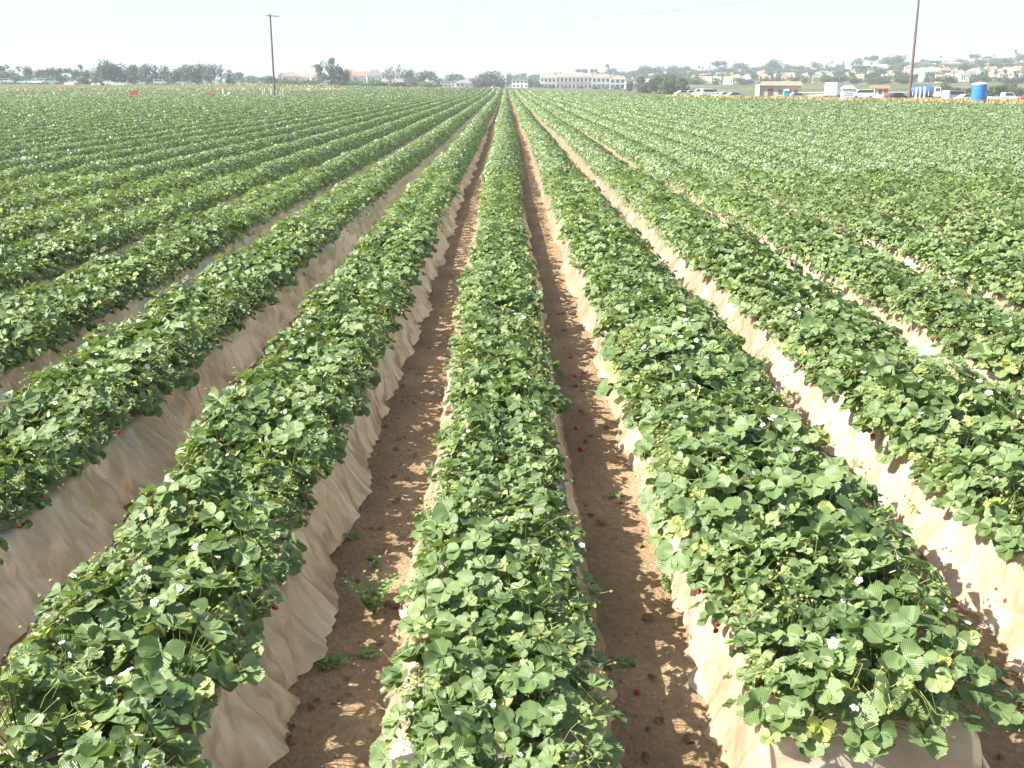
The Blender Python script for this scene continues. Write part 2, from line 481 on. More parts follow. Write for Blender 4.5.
# ground sheet
def ground():
    fx = list(np.arange(-7.5, 7.5, 0.05))
    rows_x = []
    for i in range(-112, 60):
        c = ROW0 + i * ROW
        if abs(c) < 8.0: continue
        rows_x += [c - .45, c - .3, c + .3, c + .45]
    far = [-2500, -1800, -1300, -1000, -800, -650, -520, -430, -360, -310, -270, -240, -215, -195, -178, -165] + list(range(90, 260, 10)) + list(range(260, 700, 20)) + [700, 750, 800, 900, 1000, 1200, 1500, 2000, 2500]
    xs = np.unique(np.round(np.array(fx + rows_x + far), 3))
    ys = np.array([-60, -20, -5, -1] + list(np.arange(0, 1.6, .2)) + list(np.arange(1.6, 11, .05)) + list(np.arange(11, 20, .25)) + list(np.arange(20, 60, 1.0)) + list(np.arange(60, 420, 4.0)) + list(np.arange(420, 1200, 20)) + [1250, 1400, 1700, 2200, 3000], dtype=float)
    ys = np.unique(np.round(ys, 3))
    Xg, Yg = np.meshgrid(xs, ys)
    Z = terrain(Xg, Yg)
    i = np.round((Xg - ROW0) / ROW)
    wob = 0.035 * np.sin(Yg * 0.16 + 1.0)
    s = np.abs(Xg - ROW0 - i * ROW + np.where(i == 1, 0.08 * (1 - sstep(5, 12, Yg)), 0) - np.where(np.abs(Xg) < 8, wob, 0))
    st = np.where(i == 1, 3.05, np.where(i <= 0, 0.65, 1.25))
    bed = (1 - sstep(.27, .43, s)) * (BED_H - 0.035) * sstep(st - .02, st + .16, Yg)
    m = in_field(Xg, Yg) & (Yg > 0.3) & (i > -113) & (i < 60)
    Z = Z + np.where(m, bed, 0)
    near = (Yg < 30) & (Yg > -6)
    n = (vnoise(Xg * 3, Yg * 3, 1) - .5) * .030 + (vnoise(Xg * 9, Yg * 9, 2) - .5) * .020 + (vnoise(Xg * 19, Yg * 19, 5) - .5) * .012
    Z = Z + np.where(near, n, 0)
    V = np.stack([Xg, Yg, Z], -1).reshape(-1, 3)
    ny, nx = Xg.shape
    a = np.arange(nx * ny).reshape(ny, nx)
    F = np.stack([a[:-1, :-1], a[:-1, 1:], a[1:, 1:], a[1:, :-1]], -1).reshape(-1, 4)
    cx = V[F].mean(1)
    b = bearing(cx[:, 0], cx[:, 1])
    D = edge_dist(b)
    mi = np.zeros(len(F), dtype=int)
    mi[(cx[:, 1] > D + 18) & (cx[:, 1] > 100)] = 1
    mi[(cx[:, 1] > 286) & (b < 345) & (cx[:, 1] < D + 18)] = 2
    o = link_mesh('ground', np_mesh('ground', V, F, (M['soil'], M['hill'], M['far_field']), midx=mi, smooth=True))
    tag(o, 'tan soil ground with raised beds and furrows running to the horizon', kind='structure')
ground()

def strip(name, pts, width, mat, lift=0.006, kind='structure', seg=4.0, label=None):
    """a ribbon laid on the terrain along pts [(x, y)...]"""
    P = []
    for (x0, y0), (x1, y1) in zip(pts[:-1], pts[1:]):
        n = max(1, int(math.hypot(x1 - x0, y1 - y0) / seg))
        P += [(x0 + (x1 - x0) * k / n, y0 + (y1 - y0) * k / n) for k in range(n)]
    P.append(pts[-1]); P = np.array(P, dtype=float)
    t = np.gradient(P, axis=0); t /= np.linalg.norm(t, axis=1)[:, None] + 1e-9
    nrm = np.stack([-t[:, 1], t[:, 0]], -1)
    K = 5
    V = []
    for k in range(K):
        q = P + nrm * width * (k / (K - 1) - .5)
        V.append(np.stack([q[:, 0], q[:, 1], terrain(q[:, 0], q[:, 1]) + lift], -1))
    V = np.stack(V, 1).reshape(-1, 3)
    a = np.arange(len(V)).reshape(-1, K)
    F = np.stack([a[:-1, :-1], a[:-1, 1:], a[1:, 1:], a[1:, :-1]], -1).reshape(-1, 4)
    o = link_mesh(name, np_mesh(name, V, F, (mat,), smooth=True))
    tag(o, label, kind=kind)
    return o
strip('dirt_road', [(X(b, edge_dist(b) + 9), edge_dist(b) + 9) for b in (560, 600, 640, 690, 740, 800, 850, 930, 1024, 1200)], 9, M['road'], 0.03, label='pale dirt road along the right edge of the field')
strip('dirt_path', [(X(b, 262), 262) for b in range(-100, 350, 30)], 9, M['road'], 0.04, label='pale dirt path across the far left of the field')

# ------------------------------------------------------------------ strawberry plants
def leaflet_grid(nx, ny, serr):
    """unit leaflet: u across -1..1, v 0..1 along; returns verts (x across, y along, z up), uv, faces"""
    us = np.linspace(-1, 1, nx + 1); vs = np.linspace(0, 1, ny + 1)
    V = []; UV = []
    for j, v in enumerate(vs):
        w = 0.53 * max(0.0, 1 - abs((v - .55) / .56) ** 2.3) ** 0.52 if 0 < v < 1 else (0.03 if v == 0 else 0.20)
        if serr and 0.15 < v < 1: w *= 1 + (0.075 if j % 2 else -0.055)
        for u in us:
            V.append((u * w, v + (0.0 if v < 1 else -0.06 * abs(u) ** 2), 0)); UV.append((u * w * 2, v))
    n = nx + 1
    F = [(j * n + i, j * n + i + 1, (j + 1) * n + i + 1, (j + 1) * n + i) for j in range(ny) for i in range(nx)]
    return np.array(V), np.array(UV), np.array(F)

def make_foliage(seed, lod, n_leaf=52, rad=0.262, hgt=0.25):
    """a strawberry plant's leaves; returns V, F, tint, uv"""
    r = random.Random(seed)
    gx, gy, serr = {0: (6, 12, True), 1: (4, 5, False), 2: (2, 1, False)}[lod]
    G, UV, GF = leaflet_grid(gx, gy, serr)
    if lod == 2:
        G = np.array([(0, 0, 0), (-.42, .55, 0), (.42, .55, 0), (0, 1.0, 0)]); UV = np.array([(0, 0), (-.8, .5), (.8, .5), (0, 1)]); GF = np.array([(0, 2, 3, 1)])
    Vs, Fs, Ts, Us = [], [], [], []
    off = 0
    stems = MB()
    for k in range(n_leaf):
        t = (k + 0.5) / n_leaf
        th = math.acos(1 - t * 0.98) if k < n_leaf - 2 else R(95)
        th += r.gauss(0, 0.08)
        inner = k % 4 == 1
        ph = k * 2.399963 + r.gauss(0, 0.35)
        rr = rad * r.uniform(0.72, 1.10) * (.7 if inner else 1); hh = hgt * r.uniform(0.75, 1.12) * (.72 if inner else 1)
        p = Vector((rr * math.sin(th) * math.cos(ph), rr * math.sin(th) * math.sin(ph), 0.02 + hh * math.cos(th)))
        outw = Vector((math.cos(ph), math.sin(ph), 0))
        nrm = (Vector((0, 0, 1)) * 1.0 + outw * (0.75 * math.sin(th)) + Vector((r.gauss(0, .34), r.gauss(0, .34) - .12, r.gauss(0, .1)))).normalized()
        fwd = (outw + Vector((r.gauss(0, .3), r.gauss(0, .3), 0)))
        fwd = (fwd - nrm * fwd.dot(nrm)).normalized()
        side = fwd.cross(nrm)
        size = r.uniform(0.052, 0.082) * (0.75 if r.random() < .15 else 1)
        young = r.random() < 0.16
        tint = r.uniform(0.12, 0.72)
        if young: tint = r.uniform(0.80, 0.90); size *= 0.72
        if k >= n_leaf - 5 and r.random() < 0.5: tint = 0.01; size *= .8
        elif r.random() < 0.015: tint = 0.96
        cup = r.uniform(0.15, 0.62)
        for a, ln in ((0, 1.0), (R(r.uniform(68, 92)), .93), (-R(r.uniform(68, 92)), .93)):
            f = fwd * math.cos(a) + side * math.sin(a)
            s_ = f.cross(nrm)
            tip = r.uniform(-0.16, 0.22)
            V = G.copy()
            x, y = V[:, 0].copy(), V[:, 1].copy()
            z = cup * np.abs(x) ** 1.3 * 1.6 - tip * (y - .2) ** 2 + 0.05
            if lod == 0:
                z += 0.008 * np.sin((y - 0.28 * np.abs(x) * 2) * 8 * math.pi) * np.minimum(1, np.abs(x) * 6)
                z += 0.03 * np.sin(x * 9 + k) * np.sin(y * 7 + a)
            L_ = size * ln
            y = y * (1 - 0.05 * cup)
            B = np.stack([np.array(s_), np.array(f), np.array(nrm)])
            Wd = np.array(p) + L_ * (np.stack([x, y + 0.04, z], -1) @ B)
            Vs.append(Wd); Fs.append(GF + off); off += len(Wd)
            Ts.append(np.full(len(GF), min(1, max(0, tint + r.uniform(-.05, .05) if tint > .06 else tint)))); Us.append(UV)
        if lod == 0:
            mid = Vector((p.x * .45, p.y * .45, p.z * .5))
            stems.tube([(p.x * .06, p.y * .06, 0), mid, p - nrm * .002], [.0022, .0018, .0014], 4, False)
    return np.concatenate(Vs), np.concatenate(Fs), np.concatenate(Ts), np.concatenate(Us), stems

def foliage_mesh(seed, lod):
    V, F, T, U, st = make_foliage(seed, lod)
    midx = np.zeros(len(F), dtype=int)
    if st.v:
        n = len(V)
        V = np.concatenate([V, np.array(st.v)])
        SF = np.array(st.f) + n
        F = np.concatenate([F, SF]); midx = np.concatenate([midx, np.ones(len(SF), dtype=int)])
        T = np.concatenate([T, np.full(len(SF), .5)]); U = np.concatenate([U, np.tile([1.0, .6125], (len(st.v), 1))])
    return np_mesh('foliage', V, F, (M['leaf'], M['petiole']), tint=T, uv=U, midx=midx, smooth=True)

NVAR = 10
FOL = [foliage_mesh(100 + k, 0) for k in range(NVAR)]

def flower_meshes():
    b = MB()
    for k in range(5):
        a = 2 * math.pi * k / 5
        c, s = math.cos(a), math.sin(a)
        prof = [(.004, .0), (.009, .0055), (.015, .0072), (.019, .004)]
        vs = []
        for rr, w in prof:
            z = 0.001 + 0.10 * rr
            vs += [(c * rr - s * w, s * rr + c * w, z + .0012), (c * rr, s * rr, z), (c * rr + s * w, s * rr - c * w, z + .0012)]
        fs = []
        for i in range(3):
            for j in range(2):
                fs.append((i * 3 + j, i * 3 + j + 1, i * 3 + j + 4, i * 3 + j + 3))
        b.add(vs, fs)
    f = b.mesh('flower', M['petal'], True)
    c = MB().lathe([(.0005, 0), (.005, .001), (.0055, .003), (.003, .0055), (.0004, .006)], 8).mesh('flower_centre', M['pollen'], True)
    st = MB().tube([(0, 0, -.09), (.006, .003, -.04), (0, 0, 0)], [.0011, .0011, .001], 4).mesh('flower_stalk', M['truss'])
    return f, c, st
FLW, FLC, FLS = flower_meshes()

def berry_profile(s): return [(.1 * s, .0), (.55 * s, -.10 * s), (.80 * s, -.45 * s), (.74 * s, -.95 * s), (.45 * s, -1.5 * s), (.08 * s, -1.8 * s)]
def calyx(b, s, c=(0, 0, 0)):
    for k in range(6):
        a = 2 * math.pi * k / 6
        ca, sa = math.cos(a), math.sin(a)
        b.add([(c[0] - sa * .2 * s, c[1] + ca * .2 * s, c[2] + .03 * s), (c[0] + ca * .95 * s, c[1] + sa * .95 * s, c[2] + .1 * s), (c[0] + sa * .2 * s, c[1] - ca * .2 * s, c[2] + .03 * s), (c[0], c[1], c[2] + .12 * s)], [(0, 1, 3), (1, 2, 3), (0, 2, 1)])
def berry_parts():
    r = MB().lathe(berry_profile(.016), 12).mesh('strawberry', M['ripe'], True)
    c = MB(); calyx(c, .016); cm = c.mesh('calyx', M['petiole'])
    return r, cm
BERRY, CALYX = berry_parts()

def truss_mesh(seed):
    """branching fruit stalk with unripe berries and sepals, arching out over the bed's shoulder along +X"""
    r = random.Random(seed)
    st, be = MB(), MB()
    for q in range(3):
        a = r.uniform(-.7, .7)
        L0 = r.uniform(.12, .25); up = r.uniform(.12, .24)
        P = [Vector((0, 0, .02))]
        for t in (.35, .7, 1.0):
            P.append(Vector((L0 * t * math.cos(a), L0 * t * math.sin(a), .02 + up * math.sin(t * 2.2) - .02 * t)))
        st.tube(P, [.0016, .0014, .0012, .001], 4, False)
        for k in range(r.randint(4, 7)):
            e = P[r.choice((2, 3))] + Vector((r.uniform(-.05, .05), r.uniform(-.06, .06), r.uniform(-.05, .04)))
            st.tube([P[r.choice((2, 3))], e], [.001, .0008], 3, False)
            s = r.uniform(.004, .0078)
            be.lathe(berry_profile(s), 7, tuple(e))
            calyx(be, s * 1.6, tuple(e))
    n = len(st.v)
    V = np.array([tuple(v) for v in st.v + be.v])
    quads = [f for f in st.f if len(f) == 4]; allf = [(f, 0) for f in st.f] + [(tuple(i + n for i in f), 1) for f in be.f]
    me = bpy.data.meshes.new('fruit_truss')
    me.from_pydata(V.tolist(), [], [f for f, _ in allf])
    me.materials.append(M['truss']); me.materials.append(M['unripe'])
    me.polygons.foreach_set('material_index', [m for _, m in allf])
    me.update()
    return me
TRUSS = [truss_mesh(k) for k in range(5)]

ORD = lambda n: str(n) + ('th' if 10 <= n % 100 <= 20 else {1: 'st', 2: 'nd', 3: 'rd'}.get(n % 10, 'th'))
WORDN = {1: 'first', 2: 'second', 3: 'third', 4: 'fourth', 5: 'fifth', 6: 'sixth', 7: 'seventh', 8: 'eighth'}
def row_name(i):
    return 'middle row' if i == 0 else f"{WORDN[abs(i)]} row {'left' if i < 0 else 'right'} of centre"

# every planting place of the near ground
spots = []
SP = 0.29
for i in range(-14, 15):
    for side in ((-1, 1, 0) if i == 1 else (-1, 1)):
        y = row_start(i) + (-.02 if i == 1 else .02) + (0.10 if side > 0 else 0)
        k = 0
        while y < (24 if side else 12):
            rr = random.Random(hash((i, side, k)) & 0xffffff)
            yy = y + rr.uniform(-.05, .05)
            gap = vnoise(np.array([yy * .8]), np.array([i * 5.1]), 9)[0]
            spots.append(dict(i=i, side=side, x=float(row_x(i, yy)) + side * (0.172 + (.03 if abs(i) > 2 or i == 2 else -.035 if i == 0 else .075 - .04 * min(1, max(0, (yy - 4) / 8)) if i == 1 else .03 if i == -1 and side > 0 else 0) + rr.uniform(-.02, .03)), y=yy, rz=rr.uniform(0, 6.28),
                              s=rr.uniform(.78, 1.16) * (0.90 + .22 * gap) * (1.06 if i > 0 or i < -2 else .90 if i == 0 else 1), v=rr.randrange(NVAR), seed=rr.randrange(1 << 30)))
            y += SP; k += 1
P = np.array([(s['x'], s['y'], BED_H + .12) for s in spots])
px, py, dep = project(P)
for s, a, b, d in zip(spots, px, py, dep):
    s['dep'] = d; s['vis'] = d > 0.5 and -60 < a < 1084 and b < 768 + 75 and b > 80
cand = sorted([s for s in spots if s['vis']], key=lambda s: s['dep'])[:300]
for s in cand: s['own'] = True
count = {}
for s in sorted(cand, key=lambda s: s['y']):
    c = count[(s['i'], s['side'])] = count.get((s['i'], s['side']), 0) + 1
    s['n'] = c
PLANT_GROUP = 'strawberry plants growing on the raised beds'
for s in cand:
    r = random.Random(s['seed'])
    root = empty('strawberry_plant', (s['x'], s['y'], BED_H - .005), s['rz'])
    root.scale = (s['s'],) * 3
    fo = link_mesh('foliage', FOL[s['v']], root)
    nf = 0 if r.random() < .28 else r.randint(1, 4)
    for q in range(nf):
        a = r.uniform(0, 6.28); t = r.uniform(.05, .26)
        f = link_mesh('flower', FLW, root)
        f.location = (t * math.cos(a), t * math.sin(a), .285 - 2.2 * t * t + r.uniform(0, .02))
        f.rotation_euler = (r.gauss(0, .5), r.gauss(0, .5), r.uniform(0, 6))
        f.scale = (r.uniform(.62, .95),) * 3
        link_mesh('flower_centre', FLC, f)
        link_mesh('flower_stalk', FLS, f)
    nb = 0
    for q in range(r.choice((1, 2, 2, 3))):
        t = link_mesh('fruit_truss', TRUSS[r.randrange(5)], root)
        ang = (0 if s['side'] > 0 else math.pi) + r.gauss(0, .7) - s['rz']      # towards the outside of the bed
        if q == 2: ang += math.pi
        t.rotation_euler = (0, 0, ang)
        t.scale = (r.uniform(.9, 1.12),) * 3
        t.location = (0, 0, r.uniform(-.02, .035))
    if r.random() < .13:
        for q in range(r.choice((1, 1, 2))):
            ang = (0 if s['side'] > 0 else math.pi) + r.gauss(0, .35) - s['rz']
            b = link_mesh('strawberry', BERRY, root)
            b.location = (math.cos(ang) * r.uniform(.20, .235), math.sin(ang) * .22, r.uniform(.0, .05))
            b.rotation_euler = (r.gauss(0, .5), r.gauss(0, .5), 0)
            link_mesh('calyx', CALYX, b); nb += 1
    adj = 'fruiting ' if nb else ('flowering ' if nf else 'leafy ')
    side = ('middle', 'right', 'left')[s['side']]
    tag(root, f"{adj}strawberry plant, {ORD(s['n'])} from near end, {side} side of {row_name(s['i'])}", 'plant', PLANT_GROUP)

# the rest of the crop: one mass
def crop_mass():
    Vs, Q, T, MI, UVs = [], [], [], [], []
    off = 0
    # plants still near: real leaflets, simpler
    lib1 = [make_foliage(100 + k, 1)[:4] for k in range(NVAR)]
    lib2 = [make_foliage(100 + k, 2)[:4] for k in range(NVAR)]
    for s in spots:
        if s.get('own'): continue
        b = 506 + PXF * s['x'] / max(s['y'], .1)
        if s['y'] > 9 and not (-250 < b < 1300): continue
        V, F, t, U = (lib1 if s['dep'] < 15 else lib2)[s['v']]
        c, sn = math.cos(s['rz']), math.sin(s['rz'])
        W = V @ np.array([[c, sn, 0], [-sn, c, 0], [0, 0, 1]]) * s['s'] + np.array([s['x'], s['y'], BED_H])
        Vs.append(W); Q.append(F + off); off += len(W); T.append(np.clip(t, 0, 1)); MI.append(np.zeros(len(F), dtype=int)); UVs.append(U)
    # farther: leaves spread over the canopy of every row
    def band(y0, y1, size, cover, imin=-125, imax=70, zmax=1):
        nonlocal off
        ii = np.arange(imin, imax)
        A = cover * (y1 - y0) * 1.05 / (size * size * .5)
        n = int(A)
        for i in ii:
            xc = ROW0 + i * ROW
            bb = 506 + PXF * xc / y1, 506 + PXF * xc / y0
            if max(bb) < -130 or min(bb) > 1160: continue
            y = rng.uniform(y0, y1, n)
            a = rng.uniform(-1.42, 1.42, n)                           # round the canopy's cross-section
            x0 = row_x(i, y)
            lump = vnoise(y * 2.3, i * 9.7 + np.zeros(n) + np.sign(a) * 3.3, 21)
            rad = (0.82 + .40 * lump) * (1 - .34 * rng.random(n) ** 1.5)
            x = x0 + (.45 if i < 3 else .49) * np.sin(a) * rad
            z = BED_H - .02 + (0.30 * np.cos(a) * rad) + rng.uniform(-.08, .02, n)
            ok = in_field(x, y)
            x, y, z, a2 = x[ok], y[ok], z[ok], a[ok]
            z = z + terrain(x, y)
            m = len(x)
            if not m: continue
            N_ = np.stack([np.sin(a2) * 1.25 + rng.normal(0, .5, m), rng.normal(-.1, .5, m), .25 + .75 * np.cos(a2)], -1)
            N_ /= np.linalg.norm(N_, axis=1)[:, None]
            d = rng.normal(0, 1, (m, 3)); d -= N_ * (d * N_).sum(1)[:, None]; d /= np.linalg.norm(d, axis=1)[:, None]
            e = np.cross(N_, d)
            kind = rng.random(m)
            sz = size * rng.uniform(.7, 1.25, m)
            mi = np.zeros(m, dtype=int)
            tint = .075 + rng.uniform(.0, .66, m) * (0.7 + .4 * lump[ok])
            edge = np.abs(a2) > .75
            yl = (kind < .05) | (edge & (a2 < 0) & (kind < .16)); mi[yl] = 1
            fl = kind > 1 - .0012 * min(1, 40 / y0); mi[fl] = 2; sz[fl] = np.minimum(sz[fl] * .5, .04)
            rd = (kind > .9955) & (kind < .9975) & edge; mi[rd] = 3; sz[rd] = np.minimum(sz[rd] * .5, .05)
            sz[yl] = sz[yl] * .6
            sz = sz[:, None]
            C = np.stack([x, y, z], -1)
            fold = N_ * sz * rng.uniform(.0, .35, m)[:, None]
            W = np.stack([C - d * sz * .5, C + e * sz * .42 + fold, C + d * sz * .5, C - e * sz * .42 + fold], 1)
            Vs.append(W.reshape(-1, 3))
            q = np.arange(m * 4).reshape(m, 4) + off; off += m * 4
            Q.append(q)
            T.append(tint); MI.append(mi); UVs.append(np.tile([1.0, .6125], (m * 4, 1)))
    band(24, 34, .078, 2.4)
    y = 34.0
    while y < BLOCK_END:
        y2 = min(y * 1.12, BLOCK_END)
        band(y, y2, max(.080, .0020 * (y + y2) / 2), 2.3 if y < 90 else 1.7)
        y = y2
    y = BLOCK_END + 4.5
    while y < 400:
        y2 = y * 1.14
        band(y, y2, .0020 * (y + y2) / 2, 1.2)
        y = y2
    V = np.concatenate(Vs); F = np.concatenate(Q)
    me = np_mesh('strawberry_crop', V, F, (M['leaf'], M['unripe'], M['petal'], M['ripe']), tint=np.concatenate(T), uv=np.concatenate(UVs), midx=np.concatenate(MI), smooth=False)
    o = link_mesh('strawberry_crop', me)
    tag(o, 'leafy green strawberry crop filling the farther rows of the field', 'crop', kind='stuff')
    print('crop faces', len(F))
crop_mass()

# ------------------------------------------------------------------ plastic film over each bed
def film(i, detail):
    y0 = row_start(i)
    ys = []
    y = y0
    c = ROW0 + i * ROW
    ymax = BLOCK_END
    while y < ymax:
        ys.append(y)
        y += (0.035 if y < 9 and detail else 0.12 if y < 20 and detail else max(.5, y * .02))
        if detail == 0 and y > 40: y += 2
    ys = np.array(ys + [ymax])
    ys = ys[in_field(np.full(len(ys), c), ys)]
    # cross-section: (side position 0 top edge .. 1 base), both sides and the top
    sec = [1, .86, .72, .58, .44, .3, .15, 0] if detail else [1, .5, 0]
    cols = []
    cen = row_x(i, ys)
    for side in (-1, 1):
        ph = i * 3.7 + side
        # pulled out in bays between tucks
        per = 1.35 + 0.2 * math.sin(ph)
        warp = ys / per + 1.3 * vnoise(ys * .45, np.full(len(ys), ph), 31)
        fr = warp - np.floor(warp)
        bay = np.abs(np.sin(fr * math.pi)) ** .45
        idx = np.floor(warp)
        bamp = 0.15 + 1.25 * hash2(idx, np.full(len(ys), i * 2 + side), 44)
        flare = (.02 + (.12 if i < 0 and side > 0 else .08) * bay * bamp)
        if i in (0,): flare = flare * .55
        line = []
        for t in sec:
            off = .345 + .085 * t ** 1.1 + flare * t ** 1.4
            ang = (fr - .5) * per / (.30 + .75 * t)
            live = .35 + 1.0 * vnoise(ys * 1.3, np.full(len(ys), ph + 4), 57)
            fold = .032 * live * (vnoise(ang * 15 + idx * 7.3, idx + t * .7, 51) - .5) * 2 * (t > 0) * (.35 + t)
            fold += .012 * (vnoise(ang * 40 + idx * 3.1, idx * 2 + t * 2.0, 55) - .5) * 2 * (t > 0)
            fold += .020 * (vnoise(ys * 4 + t * 2.6, np.full(len(ys), ph * 2 + t * 2.2), 52) - .5) * 2 * t
            fold += .012 * (vnoise(ys * 3, np.full(len(ys), ph + 14 * t), 58) - .5) * 2 * (t > 0) * (1 - t)
            x = cen + side * (off + fold)
            hem = .02 * vnoise(ys * 4, np.full(len(ys), ph), 53)
            z = BED_H * (1 - t ** 1.15) + (0.006 + hem) * (t == 1) + .012 * (vnoise(ys * 5, np.full(len(ys), ph + 9 * t), 54) - .5) * (t > 0) * (t < 1)
            z = z + terrain(x, ys)
            line.append(np.stack([x, ys, z], -1))
        cols.append(line if side < 0 else line[::-1])
    grid = np.stack(cols[0] + cols[1], 1)          # (ny, k, 3)
    if len(grid) < 3: return
    # film tucked down over the near end of the bed
    k = grid.shape[1]
    fr_ = []
    cx0 = float(cen[0])
    for t, dy in ((1, .17), (.6, .12), (.25, .05)):
        g = grid[0].copy(); g[:, 1] -= dy + .015 * np.sin(np.arange(k) * 1.7); g[:, 2] = np.minimum(g[:, 2], BED_H * (1 - t) + .01)
        g[:, 0] = cx0 + (g[:, 0] - cx0) * (1 - .06 * t)
        fr_.append(g)
    grid = np.concatenate([np.stack(fr_), grid])
    V = grid.reshape(-1, 3)
    a = np.arange(len(V)).reshape(-1, k)
    F = np.stack([a[:-1, :-1], a[:-1, 1:], a[1:, 1:], a[1:, :-1]], -1).reshape(-1, 4)
    o = link_mesh('plastic_sheet', np_mesh('plastic_sheet', V, F, (M['film'],), smooth=True))
    nm = row_name(i) if abs(i) < 9 else f"{ORD(abs(i))} row {'left' if i < 0 else 'right'} of centre"
    tag(o, f'dusty translucent plastic sheet over the bed of the {nm}', 'plastic sheet', 'plastic sheets over the planted beds')
for i in range(-12, 13):
    film(i, 1 if abs(i) <= 4 else 0)

# ------------------------------------------------------------------ things lying and growing in the furrows
def near_z(x, y):
    n = (vnoise(x * 3, y * 3, 1) - .5) * .030 + (vnoise(x * 9, y * 9, 2) - .5) * .020 + (vnoise(x * 19, y * 19, 5) - .5) * .012
    return float(terrain(np.array([x]), np.array([y]))[0] + n)
fallen = [(608, 684, 1.45, 'large soft red strawberry fallen in the right furrow, nearest of all'), (640, 692, .9, 'small dark red strawberry fallen beside the nearest large one'),
          (579, 448, 1.3, 'squashed red strawberry, lower of the close pair in right furrow'), (587, 441, 1.2, 'red strawberry, upper right of the close pair in right furrow'),
          (576, 428, 1.1, 'red strawberry lying in right furrow just above the close pair'), (582, 410, 1.0, 'red strawberry near the shadow edge halfway up right furrow'),
          (577, 385, 1.0, 'red strawberry, lower of the second pair up the right furrow'), (575, 374, 1.0, 'red strawberry, upper of the second pair up the right furrow'),
          (571, 357, 1.1, 'red strawberry lying in the shade above the second pair'), (559, 313, 1.2, 'red strawberry farthest up the right furrow')]
for fx, fy, s, lab in fallen:
    x, y = ground_hit(fx, fy, 0.015)
    root = empty('fallen_strawberry', (x, y, near_z(x, y) + .012 * s), random.uniform(0, 6))
    root.scale = (s * 1.15,) * 3
    b = link_mesh('berry_flesh', BERRY, root); b.rotation_euler = (R(84), 0, 0)
    c = link_mesh('calyx', CALYX, root); c.rotation_euler = (R(84), 0, 0)
    tag(root, lab, 'strawberry', 'strawberries fallen in the right furrow')

def weed(x, y, h, spread, n, lab, z=None, seed=0):
    r = random.Random(seed)
    root = empty('weed', (x, y, near_z(x, y) if z is None else z))
    st = MB(); Vs, Fs, T = [], [], []; off = 0
    G = np.array([(0, 0, 0), (-.3, .45, .06), (0, .5, 0), (.3, .45, .06), (0, 1, -.05)]); GF = np.array([(0, 2, 1, 1), (0, 3, 2, 2), (1, 2, 4, 4), (2, 3, 4, 4)])
    tris = np.array([(0, 2, 1), (0, 3, 2), (1, 2, 4), (2, 3, 4)])
    for k in range(n):
        a = r.uniform(0, 6.28); l = r.uniform(.3, 1)
        P = [Vector((0, 0, 0)), Vector((math.cos(a) * spread * l * .4, math.sin(a) * spread * l * .4, h * l * .6)), Vector((math.cos(a) * spread * l, math.sin(a) * spread * l, h * l))]
        st.tube(P, [.002, .0016, .001], 4, False)
        for q in range(9):
            t = .25 + .75 * q / 8
            p = P[0].lerp(P[1], t * 2) if t < .5 else P[1].lerp(P[2], t * 2 - 1)
            b = a + (1 if q % 2 else -1) * r.uniform(.7, 1.5)
            f = Vector((math.cos(b), math.sin(b), r.uniform(-.1, .5))).normalized()
            nn = Vector((r.gauss(0, .3), r.gauss(0, .3), 1)); nn = (nn - f * nn.dot(f)).normalized()
            s_ = f.cross(nn)
            W = np.array(p) + r.uniform(.02, .038) * (G @ np.stack([np.array(s_), np.array(f), np.array(nn)]))
            Vs.append(W); Fs.append(tris + off); off += 5; T.append(np.full(4, r.uniform(.1, .9)))
    link_mesh('leaves', np_mesh('leaves', np.concatenate(Vs), np.concatenate(Fs), (M['weed'],), tint=np.concatenate(T), smooth=True), root)
    st.build('stem', M['petiole'], root)
    tag(root, lab, 'weed', 'weeds in the furrows')
for k, (wx, wy, h, sp, n, lab) in enumerate([
    (374, 612, .27, .17, 30, 'bushy bright green weed against the left edge of the middle bed'),
    (372, 572, .06, .04, 4, 'tiny green sprout just above the bushy weed in left furrow'),
    (330, 662, .02, .09, 9, 'flat dark weed patch in the shade of the left furrow'),
    (368, 652, .02, .05, 6, 'small flat weed below the bushy weed in left furrow'),
    (672, 592, .15, .12, 15, 'feathery green weed at the left foot of the right bed'),
    (628, 664, .02, .07, 7, 'low weed lying beside the fallen berries in right furrow'),
    (560, 440, .03, .08, 8, 'low green weed in the shade halfway up right furrow'),
    (616, 495, .03, .05, 6, 'tiny weed on bare soil of the right furrow'),
    (352, 540, .03, .05, 5, 'small weed seedling on bare soil of the left furrow')]):
    x, y = ground_hit(wx, wy, 0.0)
    weed(x, y, h, sp, n, lab, seed=k)

